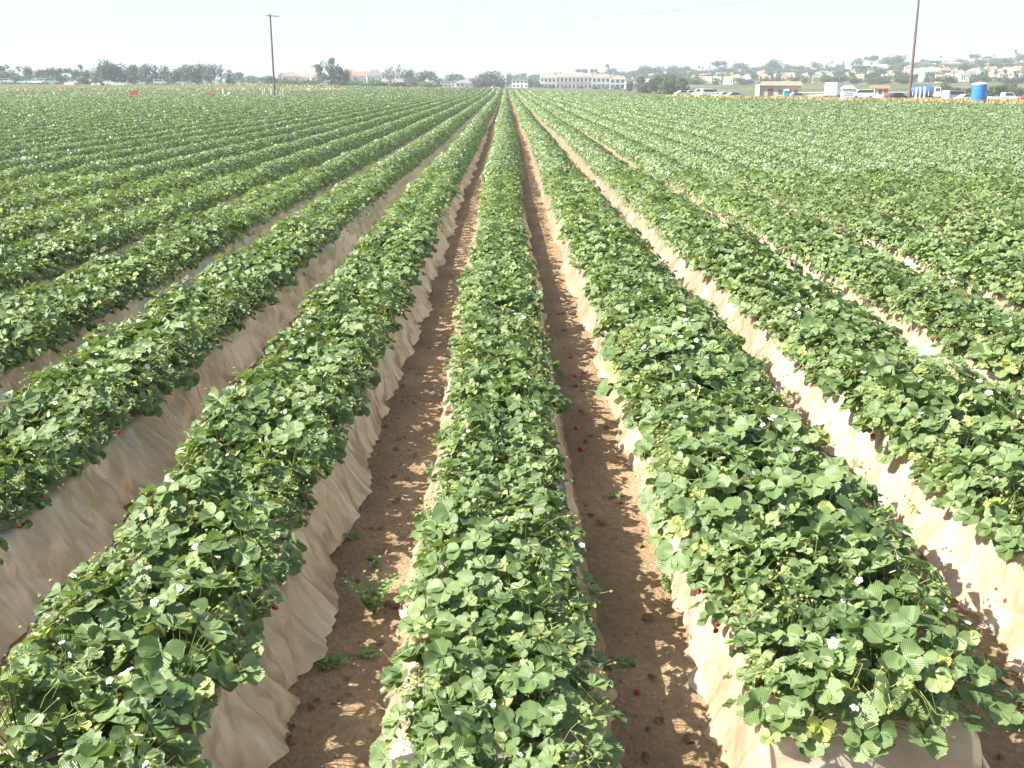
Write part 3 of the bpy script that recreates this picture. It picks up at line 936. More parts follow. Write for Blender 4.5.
def litter():
    """dead leaves and small clods strewn along the furrows"""
    r = random.Random(5)
    b = MB(); c = MB()
    for k in range(650):
        i = r.choice((-1, 0, 0, -1, 1, -2)); y = r.uniform(2.2, 9) if r.random() < .8 else r.uniform(9, 22)
        x = ROW0 + (i + .5) * ROW + r.gauss(0, .15)
        z = near_z(x, y) + .004
        if k % 3:
            s = r.uniform(.006, .016); o = (x, y, z)
            vs = [(o[0] + s * r.uniform(.6, 1.2) * a, o[1] + s * r.uniform(.6, 1.2) * b_, o[2] + s * .7 * c_) for a, b_, c_ in ((1, 0, 0), (0, 1, 0), (-1, 0, 0), (0, -1, 0), (0, 0, 1), (0, 0, -1))]
            c.add(vs, [(0, 1, 4), (1, 2, 4), (2, 3, 4), (3, 0, 4), (1, 0, 5), (2, 1, 5), (3, 2, 5), (0, 3, 5)])
        else:
            s = r.uniform(.012, .03); a = r.uniform(0, 6.28)
            vs = []
            for u in (-1, 0, 1):
                for v in (-1, 0, 1):
                    vs.append((x + s * (u * math.cos(a) - v * math.sin(a)) * (1.2 - .5 * abs(v)), y + s * (u * math.sin(a) + v * math.cos(a)), z + s * r.uniform(0, .7)))
            b.add(vs, [(0, 1, 4, 3), (1, 2, 5, 4), (3, 4, 7, 6), (4, 5, 8, 7)])
    tag(b.build('leaf_litter', M['dead']), 'dead brown leaves strewn along the furrows', 'leaf litter', kind='stuff')
    tag(c.build('soil_clods', M['soil']), 'small crumbs of tan soil strewn along the furrows', 'soil', kind='stuff')
litter()
# ------------------------------------------------------------------ trees and shrubs of the distance
def tree_leaf(name, a, b, c):
    return leaf_mat(name, [(0.0, a), (0.5, b), (1.0, c)], b, tfac=0.12, veins=False, rough=0.7, spec=0.2)
M['eucalyptus'] = tree_leaf('eucalyptus_leaf', (.055, .06, .04), (.085, .085, .05), (.14, .11, .07))
M['darkleaf'] = tree_leaf('dark_tree_leaf', (.04, .06, .03), (.06, .085, .04), (.09, .12, .05))
M['greenleaf'] = tree_leaf('green_tree_leaf', (.055, .09, .03), (.09, .14, .045), (.13, .18, .06))
M['shrubleaf'] = tree_leaf('shrub_leaf', (.09, .13, .04), (.13, .17, .05), (.19, .2, .08))
M['bark'] = simple('pale_bark', (.30, .25, .20), 0.9, .25, 1.0)
M['palmleaf'] = tree_leaf('palm_leaf', (.05, .07, .03), (.08, .1, .04), (.16, .14, .06))

def crown_mesh(seed, shape, mat, n=900, leaf=.055, airy=0.0):
    """crown in a unit box: z 0..1, radius about .5"""
    r = np.random.default_rng(seed)
    blobs = []
    if shape == 'round':
        blobs = [(r.normal(0, .17), r.normal(0, .17), r.uniform(.16, .78), r.uniform(.17, .27)) for _ in range(17)]
        if seed % 2: blobs += [(r.normal(0, .2), r.normal(0, .2), .12, .16) for _ in range(4)]
    elif shape == 'umbrella':
        blobs = [(r.normal(0, .24), r.normal(0, .24), r.uniform(.68, .84), r.uniform(.11, .17)) for _ in range(14)]
    elif shape == 'tall':
        for k in range(22):
            z = r.uniform(.22, .9); w = .24 * (1 - abs(z - .55)) + .03
            blobs.append((r.normal(0, w), r.normal(0, w), z, r.uniform(.07, .13)))
    elif shape == 'cone':
        for k in range(14):
            z = k / 14; blobs.append((r.normal(0, .05), r.normal(0, .05), .12 + z * .82, .30 * (1 - z) + .05))
    elif shape == 'shrub':
        blobs = [(r.normal(0, .24), r.normal(0, .24), r.uniform(.25, .7), r.uniform(.18, .28)) for _ in range(12)]
    w = np.array([b[3] ** 2 for b in blobs]); w /= w.sum()
    pick = r.choice(len(blobs), n, p=w)
    B = np.array(blobs)[pick]
    d = r.normal(0, 1, (n, 3)); d /= np.linalg.norm(d, axis=1)[:, None]
    rad = B[:, 3] * r.uniform(.55, 1.12, n)
    C = B[:, :3] + d * rad[:, None] * np.array([1, 1, .85])
    if airy:
        keep = r.random(n) > airy * (np.sin(C[:, 0] * 13 + seed) * np.sin(C[:, 2] * 15 + C[:, 1] * 11) > 0)
        C = C[keep]; d = d[keep]; pick = pick[keep]
    n = len(C)
    N_ = d[:n] * .7 + r.normal(0, .5, (n, 3)); N_[:, 2] += .3; N_ /= np.linalg.norm(N_, axis=1)[:, None]
    e = r.normal(0, 1, (n, 3)); e -= N_ * (e * N_).sum(1)[:, None]; e /= np.linalg.norm(e, axis=1)[:, None]
    f = np.cross(N_, e)
    s = (leaf * r.uniform(.6, 1.3, n))[:, None]
    V = np.stack([C - e * s, C + f * s * .55 + N_ * s * .3, C + e * s, C - f * s * .55 + N_ * s * .3], 1).reshape(-1, 3)
    V[:, 2] = np.maximum(V[:, 2], .01)
    t = np.clip(r.uniform(0, 1, n) * .6 + .4 * (pick % 5) / 5, 0, 1)
    return np_mesh('crown', V, np.arange(n * 4).reshape(n, 4), (mat,), tint=t)

def trunk_mesh(seed, shape):
    r = random.Random(seed); b = MB()
    if shape == 'shrub':
        for k in range(4):
            a = r.uniform(0, 6.28); b.tube([(0, 0, 0), (.1 * math.cos(a), .1 * math.sin(a), .25), (.25 * math.cos(a), .25 * math.sin(a), .55)], [.03, .02, .01], 5)
        return b.mesh('trunk', M['bark'])
    top = .75 if shape != 'cone' else .9
    lean = r.uniform(-.04, .04)
    b.tube([(0, 0, -.02), (lean, 0, .3), (lean * 1.5, lean, .55), (0, 0, top)], [.04, .03, .022, .008], 6)
    if shape != 'cone':
        for k in range(7):
            a = r.uniform(0, 6.28); z = r.uniform(.25, .5); l = r.uniform(.16, .34)
            b.tube([(lean, 0, z), (lean + l * .5 * math.cos(a), l * .5 * math.sin(a), z + .14), (lean + l * math.cos(a), l * math.sin(a), min(.85, z + .32))], [.018, .013, .006], 5)
    return b.mesh('trunk', M['bark'])

def palm_meshes():
    b = MB(); b.tube([(0, 0, -.02), (.01, 0, .45), (0, .01, .86)], [.022, .016, .014], 6)
    tr = b.mesh('trunk', M['bark'])
    r = random.Random(3); Vs = []; Fs = []
    for k in range(26):
        a = r.uniform(0, 6.28); el = r.uniform(-.9, 1.2); L_ = r.uniform(.13, .19)
        pts = []
        for q in range(5):
            t = q / 4
            pts.append(Vector((math.cos(a) * L_ * t * math.cos(el * .8), math.sin(a) * L_ * t * math.cos(el * .8), .86 + L_ * (math.sin(el) * t - .7 * t * t))))
        s = Vector((-math.sin(a), math.cos(a), 0))
        o = len(Vs)
        for q, p in enumerate(pts):
            w = .026 * math.sin(math.pi * (.15 + .8 * q / 4))
            Vs += [p - s * w - Vector((0, 0, w * .5)), p, p + s * w - Vector((0, 0, w * .5))]
        for q in range(4):
            for j in range(2): Fs.append((o + q * 3 + j, o + q * 3 + j + 1, o + q * 3 + 4 + j, o + q * 3 + 3 + j))
    cr = np_mesh('crown', np.array([tuple(v) for v in Vs]), np.array(Fs), (M['palmleaf'],), tint=np.random.default_rng(1).uniform(0, 1, len(Fs)))
    return cr, tr

TREES = {}
for kind, shape, mat, n, leaf, airy in (
        ('round', 'round', 'darkleaf', 1100, .05, 0), ('roundgreen', 'round', 'greenleaf', 1000, .05, 0), ('umbrella', 'umbrella', 'darkleaf', 700, .045, 0),
        ('eucalyptus', 'round', 'eucalyptus', 1300, .045, .35), ('tall', 'tall', 'eucalyptus', 1500, .034, .3), ('cone', 'cone', 'darkleaf', 700, .05, 0),
        ('shrub', 'shrub', 'shrubleaf', 800, .06, 0), ('brownshrub', 'shrub', 'eucalyptus', 800, .06, 0), ('airy', 'tall', 'eucalyptus', 700, .035, .6)):
    TREES[kind] = [(crown_mesh(sd * 17 + len(kind), shape, M[mat], n, leaf, airy), trunk_mesh(sd * 5 + len(kind), shape)) for sd in range(3)]
TREES['palm'] = [palm_meshes()]
LOOK = {'round': 'dark round', 'roundgreen': 'green round', 'umbrella': 'flat topped', 'eucalyptus': 'olive brown', 'tall': 'tall ragged', 'cone': 'dark pointed',
        'shrub': 'pale green', 'brownshrub': 'brownish', 'airy': 'thin see through', 'palm': 'slim'}
NAME = {'palm': 'palm_tree', 'shrub': 'shrub', 'brownshrub': 'shrub', 'cone': 'conifer', 'eucalyptus': 'eucalyptus_tree', 'tall': 'eucalyptus_tree', 'airy': 'eucalyptus_tree', 'umbrella': 'umbrella_pine'}
def tree(px_, ytop, D, kind, wpx, ybase=None, region=None, group=None, label=None):
    x = X(px_, D); z0 = tz(x, D)
    h = max(1.5, Zat(ytop, D) - z0)
    w = wpx * D / PXF
    cr, tr = random.choice(TREES[kind])
    root = empty(NAME.get(kind, 'tree'), (x, D, z0), random.uniform(0, 6.28))
    if kind == 'palm': w = h
    wm = w / (0.8 if kind != 'tall' else .75)
    c = link_mesh('crown', cr, root); t = link_mesh('trunk', tr, root)
    c.scale = (wm, wm, h); t.scale = (min(wm, h * 1.2), min(wm, h * 1.2), h)
    TREE_LIST.append((px_, region, root, kind, group, label))
TREE_LIST = []

LT = 'trees in the line behind the left field'
for (a, b, D, k, w) in [(3, 63, 440, 'umbrella', 16), (12, 67, 450, 'round', 16), (21, 64.5, 445, 'palm', 4), (30, 62.5, 440, 'round', 13), (41, 67, 448, 'eucalyptus', 15), (50, 67, 445, 'round', 13),
                        (58, 65, 438, 'round', 11), (68, 66.5, 446, 'umbrella', 12), (77, 67, 442, 'eucalyptus', 14), (83, 62.5, 450, 'palm', 4), (89, 66.5, 445, 'round', 12), (99, 66, 440, 'eucalyptus', 14),
                        (111, 56.5, 436, 'round', 18), (106, 61, 440, 'round', 15), (122, 61, 440, 'eucalyptus', 16), (134, 61.5, 438, 'eucalyptus', 17), (147, 62, 436, 'eucalyptus', 16),
                        (158, 62.5, 440, 'eucalyptus', 16), (169, 63, 436, 'eucalyptus', 16), (180, 64, 440, 'round', 15), (189, 62, 436, 'eucalyptus', 16), (200, 60.5, 440, 'eucalyptus', 20), (212, 62, 436, 'eucalyptus', 16),
                        (222, 64, 438, 'airy', 17), (231, 68.5, 440, 'eucalyptus', 11)]:
    tree(a, b, D, k, w, region='in dark line behind the left field', group=LT)
for (a, b, D, k, w) in [(6, 72, 425, 'roundgreen', 14), (20, 73, 422, 'roundgreen', 16), (34, 73, 424, 'roundgreen', 15), (50, 74.5, 422, 'shrub', 16), (65, 74, 425, 'roundgreen', 15), (82, 75, 424, 'shrub', 15), (98, 75, 425, 'roundgreen', 14)]:
    tree(a, b, D, k, w, region='in hedge behind the left parked cars', group='shrubs of the left hedge')
for (a, b, D, k, w) in [(241, 71, 600, 'round', 12), (251, 73.5, 610, 'round', 12), (262, 75.5, 600, 'brownshrub', 14), (273, 74, 470, 'brownshrub', 16), (285, 70.5, 640, 'round', 15), (286, 77.5, 440, 'shrub', 18),
                        (299, 79, 430, 'brownshrub', 14), (312, 78, 420, 'shrub', 20), (322, 60, 405, 'airy', 14), (331, 52.5, 400, 'tall', 22), (339, 63.5, 410, 'round', 9), (347, 65, 412, 'round', 11),
                        (336, 74, 398, 'brownshrub', 14), (356, 79, 385, 'shrub', 22), (378, 79, 380, 'shrub', 15), (312, 73, 700, 'round', 16), (358, 71, 700, 'round', 12), (366, 72, 700, 'cone', 6),
                        (389, 65.5, 520, 'airy', 14), (399, 63.5, 520, 'airy', 14), (410, 68, 510, 'round', 12), (424, 69.3, 500, 'round', 19), (414, 75, 480, 'brownshrub', 18), (398, 81, 400, 'brownshrub', 20), (430, 81, 400, 'shrub', 20),
                        (440, 76, 560, 'round', 10), (452, 72.5, 620, 'round', 18), (463, 75, 600, 'eucalyptus', 12), (475, 76, 600, 'round', 12), (482, 71, 480, 'eucalyptus', 17), (494, 69, 470, 'eucalyptus', 22), (487, 77, 450, 'brownshrub', 20),
                        (508, 71.5, 700, 'round', 9), (503, 80, 480, 'round', 9), (529, 78, 560, 'round', 7), (545, 85, 560, 'shrub', 8), (552, 84.5, 565, 'round', 7), (566, 86, 560, 'shrub', 9), (580, 85.5, 565, 'roundgreen', 8), (596, 85.5, 560, 'round', 9), (606, 84.5, 565, 'shrub', 9), (617, 85, 560, 'round', 9), (539, 82, 560, 'shrub', 8), (535, 79, 560, 'brownshrub', 8)]:
    tree(a, b, D, k, w, region='left of the long terracotta building', group='trees in the middle distance')
# skyline and slope of the right hill
SKY = [(515, 73, 'round', 10), (524, 72, 'round', 9), (533, 73, 'round', 12), (543, 74, 'round', 12), (552, 72, 'round', 12), (561, 71.5, 'round', 12), (571, 71.5, 'round', 11), (582, 68.5, 'umbrella', 14), (592, 68, 'umbrella', 8), (599, 70, 'round', 10), (607, 62.5, 'palm', 3), (611, 67, 'round', 9),
       (621, 69, 'round', 12), (631, 69, 'round', 12), (638, 68, 'round', 10), (646, 64.5, 'round', 11), (657, 64, 'round', 12), (671, 62.8, 'round', 9), (678, 66, 'round', 8), (685, 65, 'round', 7), (698, 65, 'palm', 3), (702, 66, 'palm', 3),
       (693, 69, 'roundgreen', 8), (709, 65.5, 'palm', 3), (712, 68, 'round', 9), (720, 60.3, 'umbrella', 13), (722, 65, 'round', 12), (730, 66, 'round', 9), (742, 61.8, 'round', 15), (750, 66, 'round', 10), (757, 66, 'roundgreen', 10), (765, 64.5, 'round', 10),
       (773, 55.8, 'round', 13), (770, 62, 'round', 14), (788, 62.3, 'round', 11), (800, 63.8, 'round', 10), (806, 66, 'round', 9), (815, 59.8, 'round', 10), (826, 60.5, 'airy', 9), (831, 60, 'palm', 3), (838, 63, 'round', 9), (842, 58.5, 'cone', 4), (851, 60, 'cone', 5),
       (858, 55.5, 'round', 10), (871, 55, 'umbrella', 13), (890, 52.8, 'round', 19), (884, 58, 'round', 12), (899, 53.5, 'round', 10), (905, 60, 'round', 9), (922, 57.8, 'round', 9), (931, 60, 'umbrella', 8), (939, 54.5, 'palm', 3), (943, 60.5, 'round', 5), (951, 61, 'round', 6),
       (957, 57.5, 'airy', 9), (974, 53.5, 'umbrella', 11), (978, 58, 'round', 12), (984, 55.5, 'round', 9), (992, 53.5, 'palm', 6), (1001, 57, 'round', 7), (1008, 60, 'round', 8), (1013, 48.5, 'palm', 4), (1019, 52, 'round', 11), (1023, 49.5, 'palm', 4)]
def region_of(b):
    for lim, s in ((640, 'behind the long terracotta building'), (757, 'on hill above parked cars'), (822, 'on hill above terracotta hut'), (868, 'on hill above white trailer'),
                   (908, 'on hill above rusty roofed cabin'), (960, 'on hill above tank truck'), (9999, 'on hill above upright tank')):
        if b < lim: return s
for (a, b, k, w) in SKY:
    tree(a, b, 880 + random.uniform(-30, 30), k, w * 1.1, region=region_of(a), group='trees on the right hill')
def solve_D(b, py_, d0=330.0):
    best = 900.0
    for d in np.arange(d0, 930, 6):
        if 84 + PYF * (CAM_H - tz(X(b, d), d)) / d <= py_: return float(d)
    return best
rs = random.Random(77)
for k in range(300):
    b = rs.uniform(640, 1030)
    lo, hi = np.interp(b, [640, 1024], [85, 84]), np.interp(b, [640, 768, 860, 1024], [76, 74, 71, 64])
    yb = rs.uniform(hi, lo)
    D = solve_D(b, yb)
    if b > 860 and k % 2: yb -= 1.5
    tree(b, yb - rs.uniform(4.5, 9.5), D, rs.choice(['round', 'round', 'roundgreen', 'eucalyptus', 'umbrella', 'cone', 'shrub', 'roundgreen']), rs.uniform(8, 16), region=region_of(b), group='trees on the right hill')
for (a, b, D, k, w) in [(665, 70, 330, 'round', 22), (676, 73, 325, 'round', 20), (655, 77, 335, 'eucalyptus', 18), (670, 78, 318, 'roundgreen', 22), (645, 80, 340, 'round', 14), (640, 74, 420, 'eucalyptus', 12), (682, 80, 320, 'eucalyptus', 12), (630, 77, 430, 'round', 9)]:
    tree(a, b, D, k, w, region='in big clump behind small blue toilet', group='trees of the big clump')
for (a, b, D, k, w) in [(852, 92, 215, 'shrub', 8), (844, 88, 260, 'roundgreen', 8), (896, 93, 225, 'roundgreen', 7), (902, 94, 215, 'brownshrub', 6), (978, 84, 250, 'brownshrub', 22), (1003, 84, 250, 'round', 16), (1018, 86, 260, 'brownshrub', 14),
                        (948, 82, 300, 'round', 12), (930, 85, 330, 'round', 14), (957, 86, 280, 'brownshrub', 12), (918, 84, 340, 'roundgreen', 12), (1010, 80, 330, 'round', 14)]:
    tree(a, b, D, k, w, region='low behind right edge of the field', group='bushes behind the right edge')
seen = {}
for p_, reg, root, kind, group, label in sorted(TREE_LIST, key=lambda t: t[0]):
    base = {'palm': 'palm tree', 'shrub': 'shrub', 'brownshrub': 'shrub', 'cone': 'conifer'}.get(kind, 'tree')
    key = (LOOK[kind], base, reg); seen[key] = seen.get(key, 0) + 1
    root['_k'] = repr(key)
tot = dict(seen); seen = {}
for p_, reg, root, kind, group, label in sorted(TREE_LIST, key=lambda t: t[0]):
    base = {'palm': 'palm tree', 'shrub': 'shrub', 'brownshrub': 'shrub', 'cone': 'conifer'}.get(kind, 'tree')
    key = (LOOK[kind], base, reg); seen[key] = n = seen.get(key, 0) + 1
    del root['_k']
    lead = f'{ORD(n)} {LOOK[kind]} {base} from left ' if tot[key] > 1 else f'{LOOK[kind]} {base} '
    tag(root, lead + reg, 'shrub' if base == 'shrub' else 'tree', group)

# ------------------------------------------------------------------ houses
M['white_wall'] = simple('white_stucco', (.78, .76, .72), .8, .06)
M['cream_wall'] = simple('cream_stucco', (.66, .58, .46), .8, .08)
M['tan_wall'] = simple('tan_stucco', (.50, .36, .24), .8, .1)
M['tile'] = simple('terracotta_tile', (.40, .22, .155), .85, .25, 2)
M['grey_roof'] = simple('grey_shingle', (.22, .21, .21), .85, .2, 2)
M['pale_roof'] = simple('pale_roof', (.55, .50, .46), .85, .12)
M['window'] = simple('window_glass', (.10, .11, .12), .15, .1)
M['trim'] = simple('white_trim', (.78, .78, .76), .6, .05)
M['door'] = simple('brown_door', (.16, .10, .06), .6, .1)

def house_proto(style, wall, roof, w, d, h, nwin, storeys=1):
    """faces -Y; origin at ground centre"""
    root = empty({'long': 'apartment_building', 'flat': 'flat_roofed_house'}.get(style, 'house'))
    b = MB()
    b.box(-w / 2, w / 2, -d / 2, d / 2, -1.5, h)
    b.build('wall', M[wall], root)
    r = MB(); o = .45
    rh = {'gable': w * .16, 'hip': w * .17, 'long': 1.3, 'flat': .3}[style]
    if style == 'flat':
        r.box(-w / 2 - o, w / 2 + o, -d / 2 - o, d / 2 + o, h + .003, h + rh)
    elif style == 'gable':
        r.add([(-w / 2 - o, -d / 2 - o, h + .01), (w / 2 + o, -d / 2 - o, h + .01), (w / 2 + o, d / 2 + o, h + .01), (-w / 2 - o, d / 2 + o, h + .01), (-w / 2 - o, 0, h + rh), (w / 2 + o, 0, h + rh)],
              [(3, 2, 1, 0), (0, 1, 5, 4), (2, 3, 4, 5), (1, 2, 5), (3, 0, 4)])
    else:
        k = min(w, d) * .45
        r.add([(-w / 2 - o, -d / 2 - o, h + .01), (w / 2 + o, -d / 2 - o, h + .01), (w / 2 + o, d / 2 + o, h + .01), (-w / 2 - o, d / 2 + o, h + .01), (-w / 2 + k, 0, h + rh), (w / 2 - k, 0, h + rh)],
              [(3, 2, 1, 0), (0, 1, 5, 4), (2, 3, 4, 5), (1, 2, 5), (3, 0, 4)])
    ro = r.build('roof', M[roof], root)
    if style in ('gable', 'hip'):
        MB().box(w * .18, w * .18 + .7, -.4, .4, h + rh * .3, h + rh + .7).build('chimney', M[wall], ro)
    sh = h / storeys
    for s in range(storeys):
        for q in range(nwin):
            cx = -w / 2 + w * (q + .5) / nwin; ww = w / nwin * .28
            if s == 0 and q == nwin // 2 and style != 'long':
                MB().box(cx - .5, cx + .5, -d / 2 - .08, -d / 2 + .02, .02, 2.1).build('door', M['door'], root); continue
            z0 = s * sh + sh * .33; z1 = s * sh + sh * .82
            f = MB().box(cx - ww, cx + ww, -d / 2 - .10, -d / 2 + .02, z0, z1).build('window', M['trim'], root)
            MB().box(cx - ww + .1, cx + ww - .1, -d / 2 - .13, -d / 2 - .103, z0 + .1, z1 - .1).build('pane', M['window'], f)
    if style == 'long':
        for s in range(1, storeys):
            MB().box(-w / 2, w / 2, -d / 2 - 1.4, -d / 2 - .12, s * sh - .12, s * sh + .08).build('balcony', M['trim'], root)
    return root
HP = [(('gable', 'white_wall', 'tile', 12, 8, 3.4, 3), 'white house with a terracotta roof'),
      (('hip', 'cream_wall', 'tile', 13, 9, 3.6, 3), 'cream house with a terracotta roof'),
      (('flat', 'white_wall', 'pale_roof', 12, 8, 4.6, 4, 2), 'white two storey house with a flat roof'),
      (('hip', 'white_wall', 'grey_roof', 14, 9, 3.6, 4), 'white house with a grey roof'),
      (('long', 'white_wall', 'pale_roof', 26, 9, 6.0, 8, 2), 'long white apartment block with balconies'),
      (('long', 'tan_wall', 'tile', 24, 10, 6.0, 7, 2), 'tan apartment block with a terracotta roof'),
      (('gable', 'tan_wall', 'grey_roof', 12, 8, 3.4, 3), 'brown house with a dark grey roof')]
PROTO = {}
HOUSES = []
def house(b, ybase, wpx, t, D=None, reg=None, group='houses on the right hill', hscale=1.0, rz=None, label=None):
    if D is None: D = solve_D(b, ybase)
    args, look = HP[t]
    if t not in PROTO:
        o = PROTO[t] = house_proto(*args)
    else:
        o = copy_tree(PROTO[t])
    x = X(b, D)
    s = wpx * D / PXF / args[3] * (.88 if b > 640 else 1)
    o.location = (x, D, tz(x, D) + .02)
    o.rotation_euler = (0, 0, -math.atan2(x, D) + (random.uniform(-.5, .5) if rz is None else rz))
    o.scale = (s, s, hscale * max(.7, s) if s < 1.6 else hscale * 1.3)
    HOUSES.append((b, o, look, reg or region_of(b), group, label))
for (b, yb, w, t) in [(687, 77, 9, 1), (702, 80, 7, 0), (712, 75, 7, 2), (721, 77.5, 11, 2), (731, 74, 8, 0), (729, 84.5, 11, 0), (737, 83, 10, 1), (747, 83, 11, 3), (763, 78, 13, 0), (767, 83, 9, 2), (660, 78, 7, 2), (651, 79, 6, 0), (648, 85, 6, 2), (693, 84, 7, 3), (709, 83, 8, 2), (655, 88, 6, 0), (742, 76, 9, 1),
                      (774, 76, 13, 2), (789, 75, 12, 0), (802, 73.5, 11, 1), (788, 81, 9, 1), (778, 80, 8, 2), (805, 82, 11, 3), (818, 79.5, 10, 3), (839, 77, 15, 6), (855, 71, 15, 3), (879, 72, 21, 4), (893, 68, 9, 0), (893, 76, 9, 2), (889, 81, 9, 1), (826, 71, 9, 2), (812, 69, 9, 0), (797, 68, 8, 2),
                      (864, 66, 10, 2), (901, 66, 9, 1), (901, 77, 10, 2), (922, 69, 17, 2), (929, 78.5, 30, 4), (950, 70, 26, 5), (952, 74, 18, 2), (973, 68.5, 10, 0), (975, 76.5, 17, 3), (996, 65, 9, 2), (999, 69.5, 9, 0), (995, 76, 8, 2), (1002, 76, 8, 0), (1016, 69, 13, 3), (1015, 78, 13, 2),
                      (1010, 62.5, 13, 2), (965, 82, 11, 3), (912, 63, 8, 0), (936, 65, 8, 2), (985, 62, 9, 3), (986, 72, 9, 1), (962, 65, 8, 2), (908, 72, 9, 3), (1022, 73, 9, 0), (957, 62.5, 12, 2), (945, 62, 9, 3), (1005, 82, 14, 2), (966, 73, 8, 0), (941, 83, 12, 2)]:
    house(b, yb, w, t)
rh_ = random.Random(91)
for k in range(64):
    b_ = rh_.uniform(690, 1026)
    house(b_, rh_.uniform(np.interp(b_, [640, 1024], [76, 66]), np.interp(b_, [640, 1024], [84, 83])), rh_.uniform(6, 10), rh_.choice([0, 1, 2, 2, 3, 0, 6]))
M_REG = 'left of the long building'
for (b, D, w, t, hs) in [(252, 620, 9, 0, 1.0), (291, 640, 18, 1, 1.4), (305, 645, 16, 0, 1.4), (318, 640, 14, 1, 1.5), (350, 560, 14, 1, 1.9), (362, 570, 14, 0, 1.9), (375, 560, 16, 3, 1.9), (389, 540, 14, 2, 1.7), (403, 520, 14, 2, 1.7), (415, 560, 16, 0, 1.5), (447, 560, 14, 2, .9), (464, 560, 18, 3, .9), (470, 640, 12, 3, 1.2), (450, 640, 10, 0, 1.2), (496, 560, 10, 3, 1.0), (520, 560, 16, 2, 1.2)]:
    house(b, 0, w, t, D=D, reg=M_REG, group='houses in the middle distance', hscale=hs, rz=random.uniform(-.2, .2))
tot = {}; 
for b, o, look, reg, g, lab in HOUSES: tot[(look, reg)] = tot.get((look, reg), 0) + 1
seen = {}
for b, o, look, reg, g, lab in sorted(HOUSES, key=lambda t: t[0]):
    k = (look, reg); seen[k] = n = seen.get(k, 0) + 1
    short = reg
    tag(o, (f'{ORD(n)} ' if tot[k] > 1 else '') + look.replace(' with a ', ', ').replace(' with ', ', ') + (', from left ' if tot[k] > 1 else ', ') + short, 'building' if 'block' in look else 'house', g)

# the long terraced building in the middle
def long_building():
    D = 620; root = empty('apartment_building', (X(583, D), D, tz(X(583, D), D)), -math.atan2(X(583, D), D))
    u = D / PXF
    blocks = [(540, 556, 7.6, 'cream_wall'), (556, 592, 8.0, 'white_wall'), (592, 610, 7.6, 'white_wall'), (610, 625, 6.6, 'white_wall')]
    for a, b, h, wm in blocks:
        x0, x1 = (a - 583) * u, (b - 583) * u - .02
        MB().box(x0, x1, 0, 12, -1, h - 1).build('wall', M[wm], root)
        MB().add([(x0 - .3, -1.2, h - .98), (x1 + .3, -1.2, h - .98), (x1 + .3, 12.5, h - .98), (x0 - .3, 12.5, h - .98), (x0 + .6, 5, h + .5), (x1 - .6, 5, h + .5)],
                 [(3, 2, 1, 0), (0, 1, 5, 4), (2, 3, 4, 5), (1, 2, 5), (3, 0, 4)]).build('roof', M['tile'], root)
        n = max(3, int((b - a) / 4))
        for s in range(2):
            z0 = .3 + s * (h - 1) / 2
            MB().box(x0 + .2, x1 - .2, -1.5, -.03, z0 + (h - 1) / 2 - .75, z0 + (h - 1) / 2 - .35).build('balcony', M['tile' if s == 0 and a == 556 else 'trim'], root)
            for q in range(n):
                cx = x0 + (x1 - x0) * (q + .5) / n; ww = (x1 - x0) / n * .36
                f = MB().box(cx - ww, cx + ww, -.09, .0, z0, z0 + 1.9).build('window', M['trim'], root)
                MB().box(cx - ww + .12, cx + ww - .12, -.13, -.093, z0 + .1, z0 + 1.8).build('pane', M['window'], f)
        for q in range(n + 1):
            cx = x0 + .15 + (x1 - x0 - .3) * q / n
            MB().box(cx - .14, cx + .14, -1.5, -1.2, -1, h - 1).build('column', M['trim'], root)
    MB().box((589 - 583) * u - .5, (589 - 583) * u + .5, 3, 4, 7.5, 11.2).build('chimney', M['white_wall'], root)
    tag(root, 'long white terraced building with terracotta roofs in the middle of the horizon', 'building')
    D = 600; root = empty('pavilion', (X(631, D), D, tz(X(631, D), D)))
    u = D / PXF
    MB().box(-5 * u, 6 * u, 0, 7, -.5, 3.0).build('wall', M['white_wall'], root)
    MB().add([(-6 * u, -1, 3.01), (7 * u, -1, 3.01), (7 * u, 8, 3.01), (-6 * u, 8, 3.01), (-3 * u, 3.5, 4.2), (4 * u, 3.5, 4.2)], [(3, 2, 1, 0), (0, 1, 5, 4), (2, 3, 4, 5), (1, 2, 5), (3, 0, 4)]).build('roof', M['pale_roof'], root)
    MB().tube([(1, 3, 4), (1, 3, 6.6)], .3, 6).build('chimney', M['trim'], root)
    for q in range(4): MB().box((-4 + 2.4 * q) * u, (-2.8 + 2.4 * q) * u, -.06, -.01, .8, 2.2).build('window', M['window'], root)
    tag(root, 'low white pavilion just right of the long terracotta building', 'building')
    D = 520; root = empty('white_mast', (X(506, D), D, tz(X(506, D), D)))
    MB().tube([(0, 0, 0), (0, 0, Zat(73.5, D) - tz(X(506, D), D))], [.4, .28], 8).build('post', M['trim'], root)
    MB().tube([(-5.5, 0, 2.2), (-3, 0, 4.0), (0, 0, 5.0)], .32, 6).build('arm', M['trim'], root)
    MB().tube([(-5.5, 0, 0), (-5.5, 0, 2.2)], .25, 6).build('post', M['trim'], root)
    tag(root, 'tall white mast with a curved arm standing where the rows meet', 'mast')
long_building()

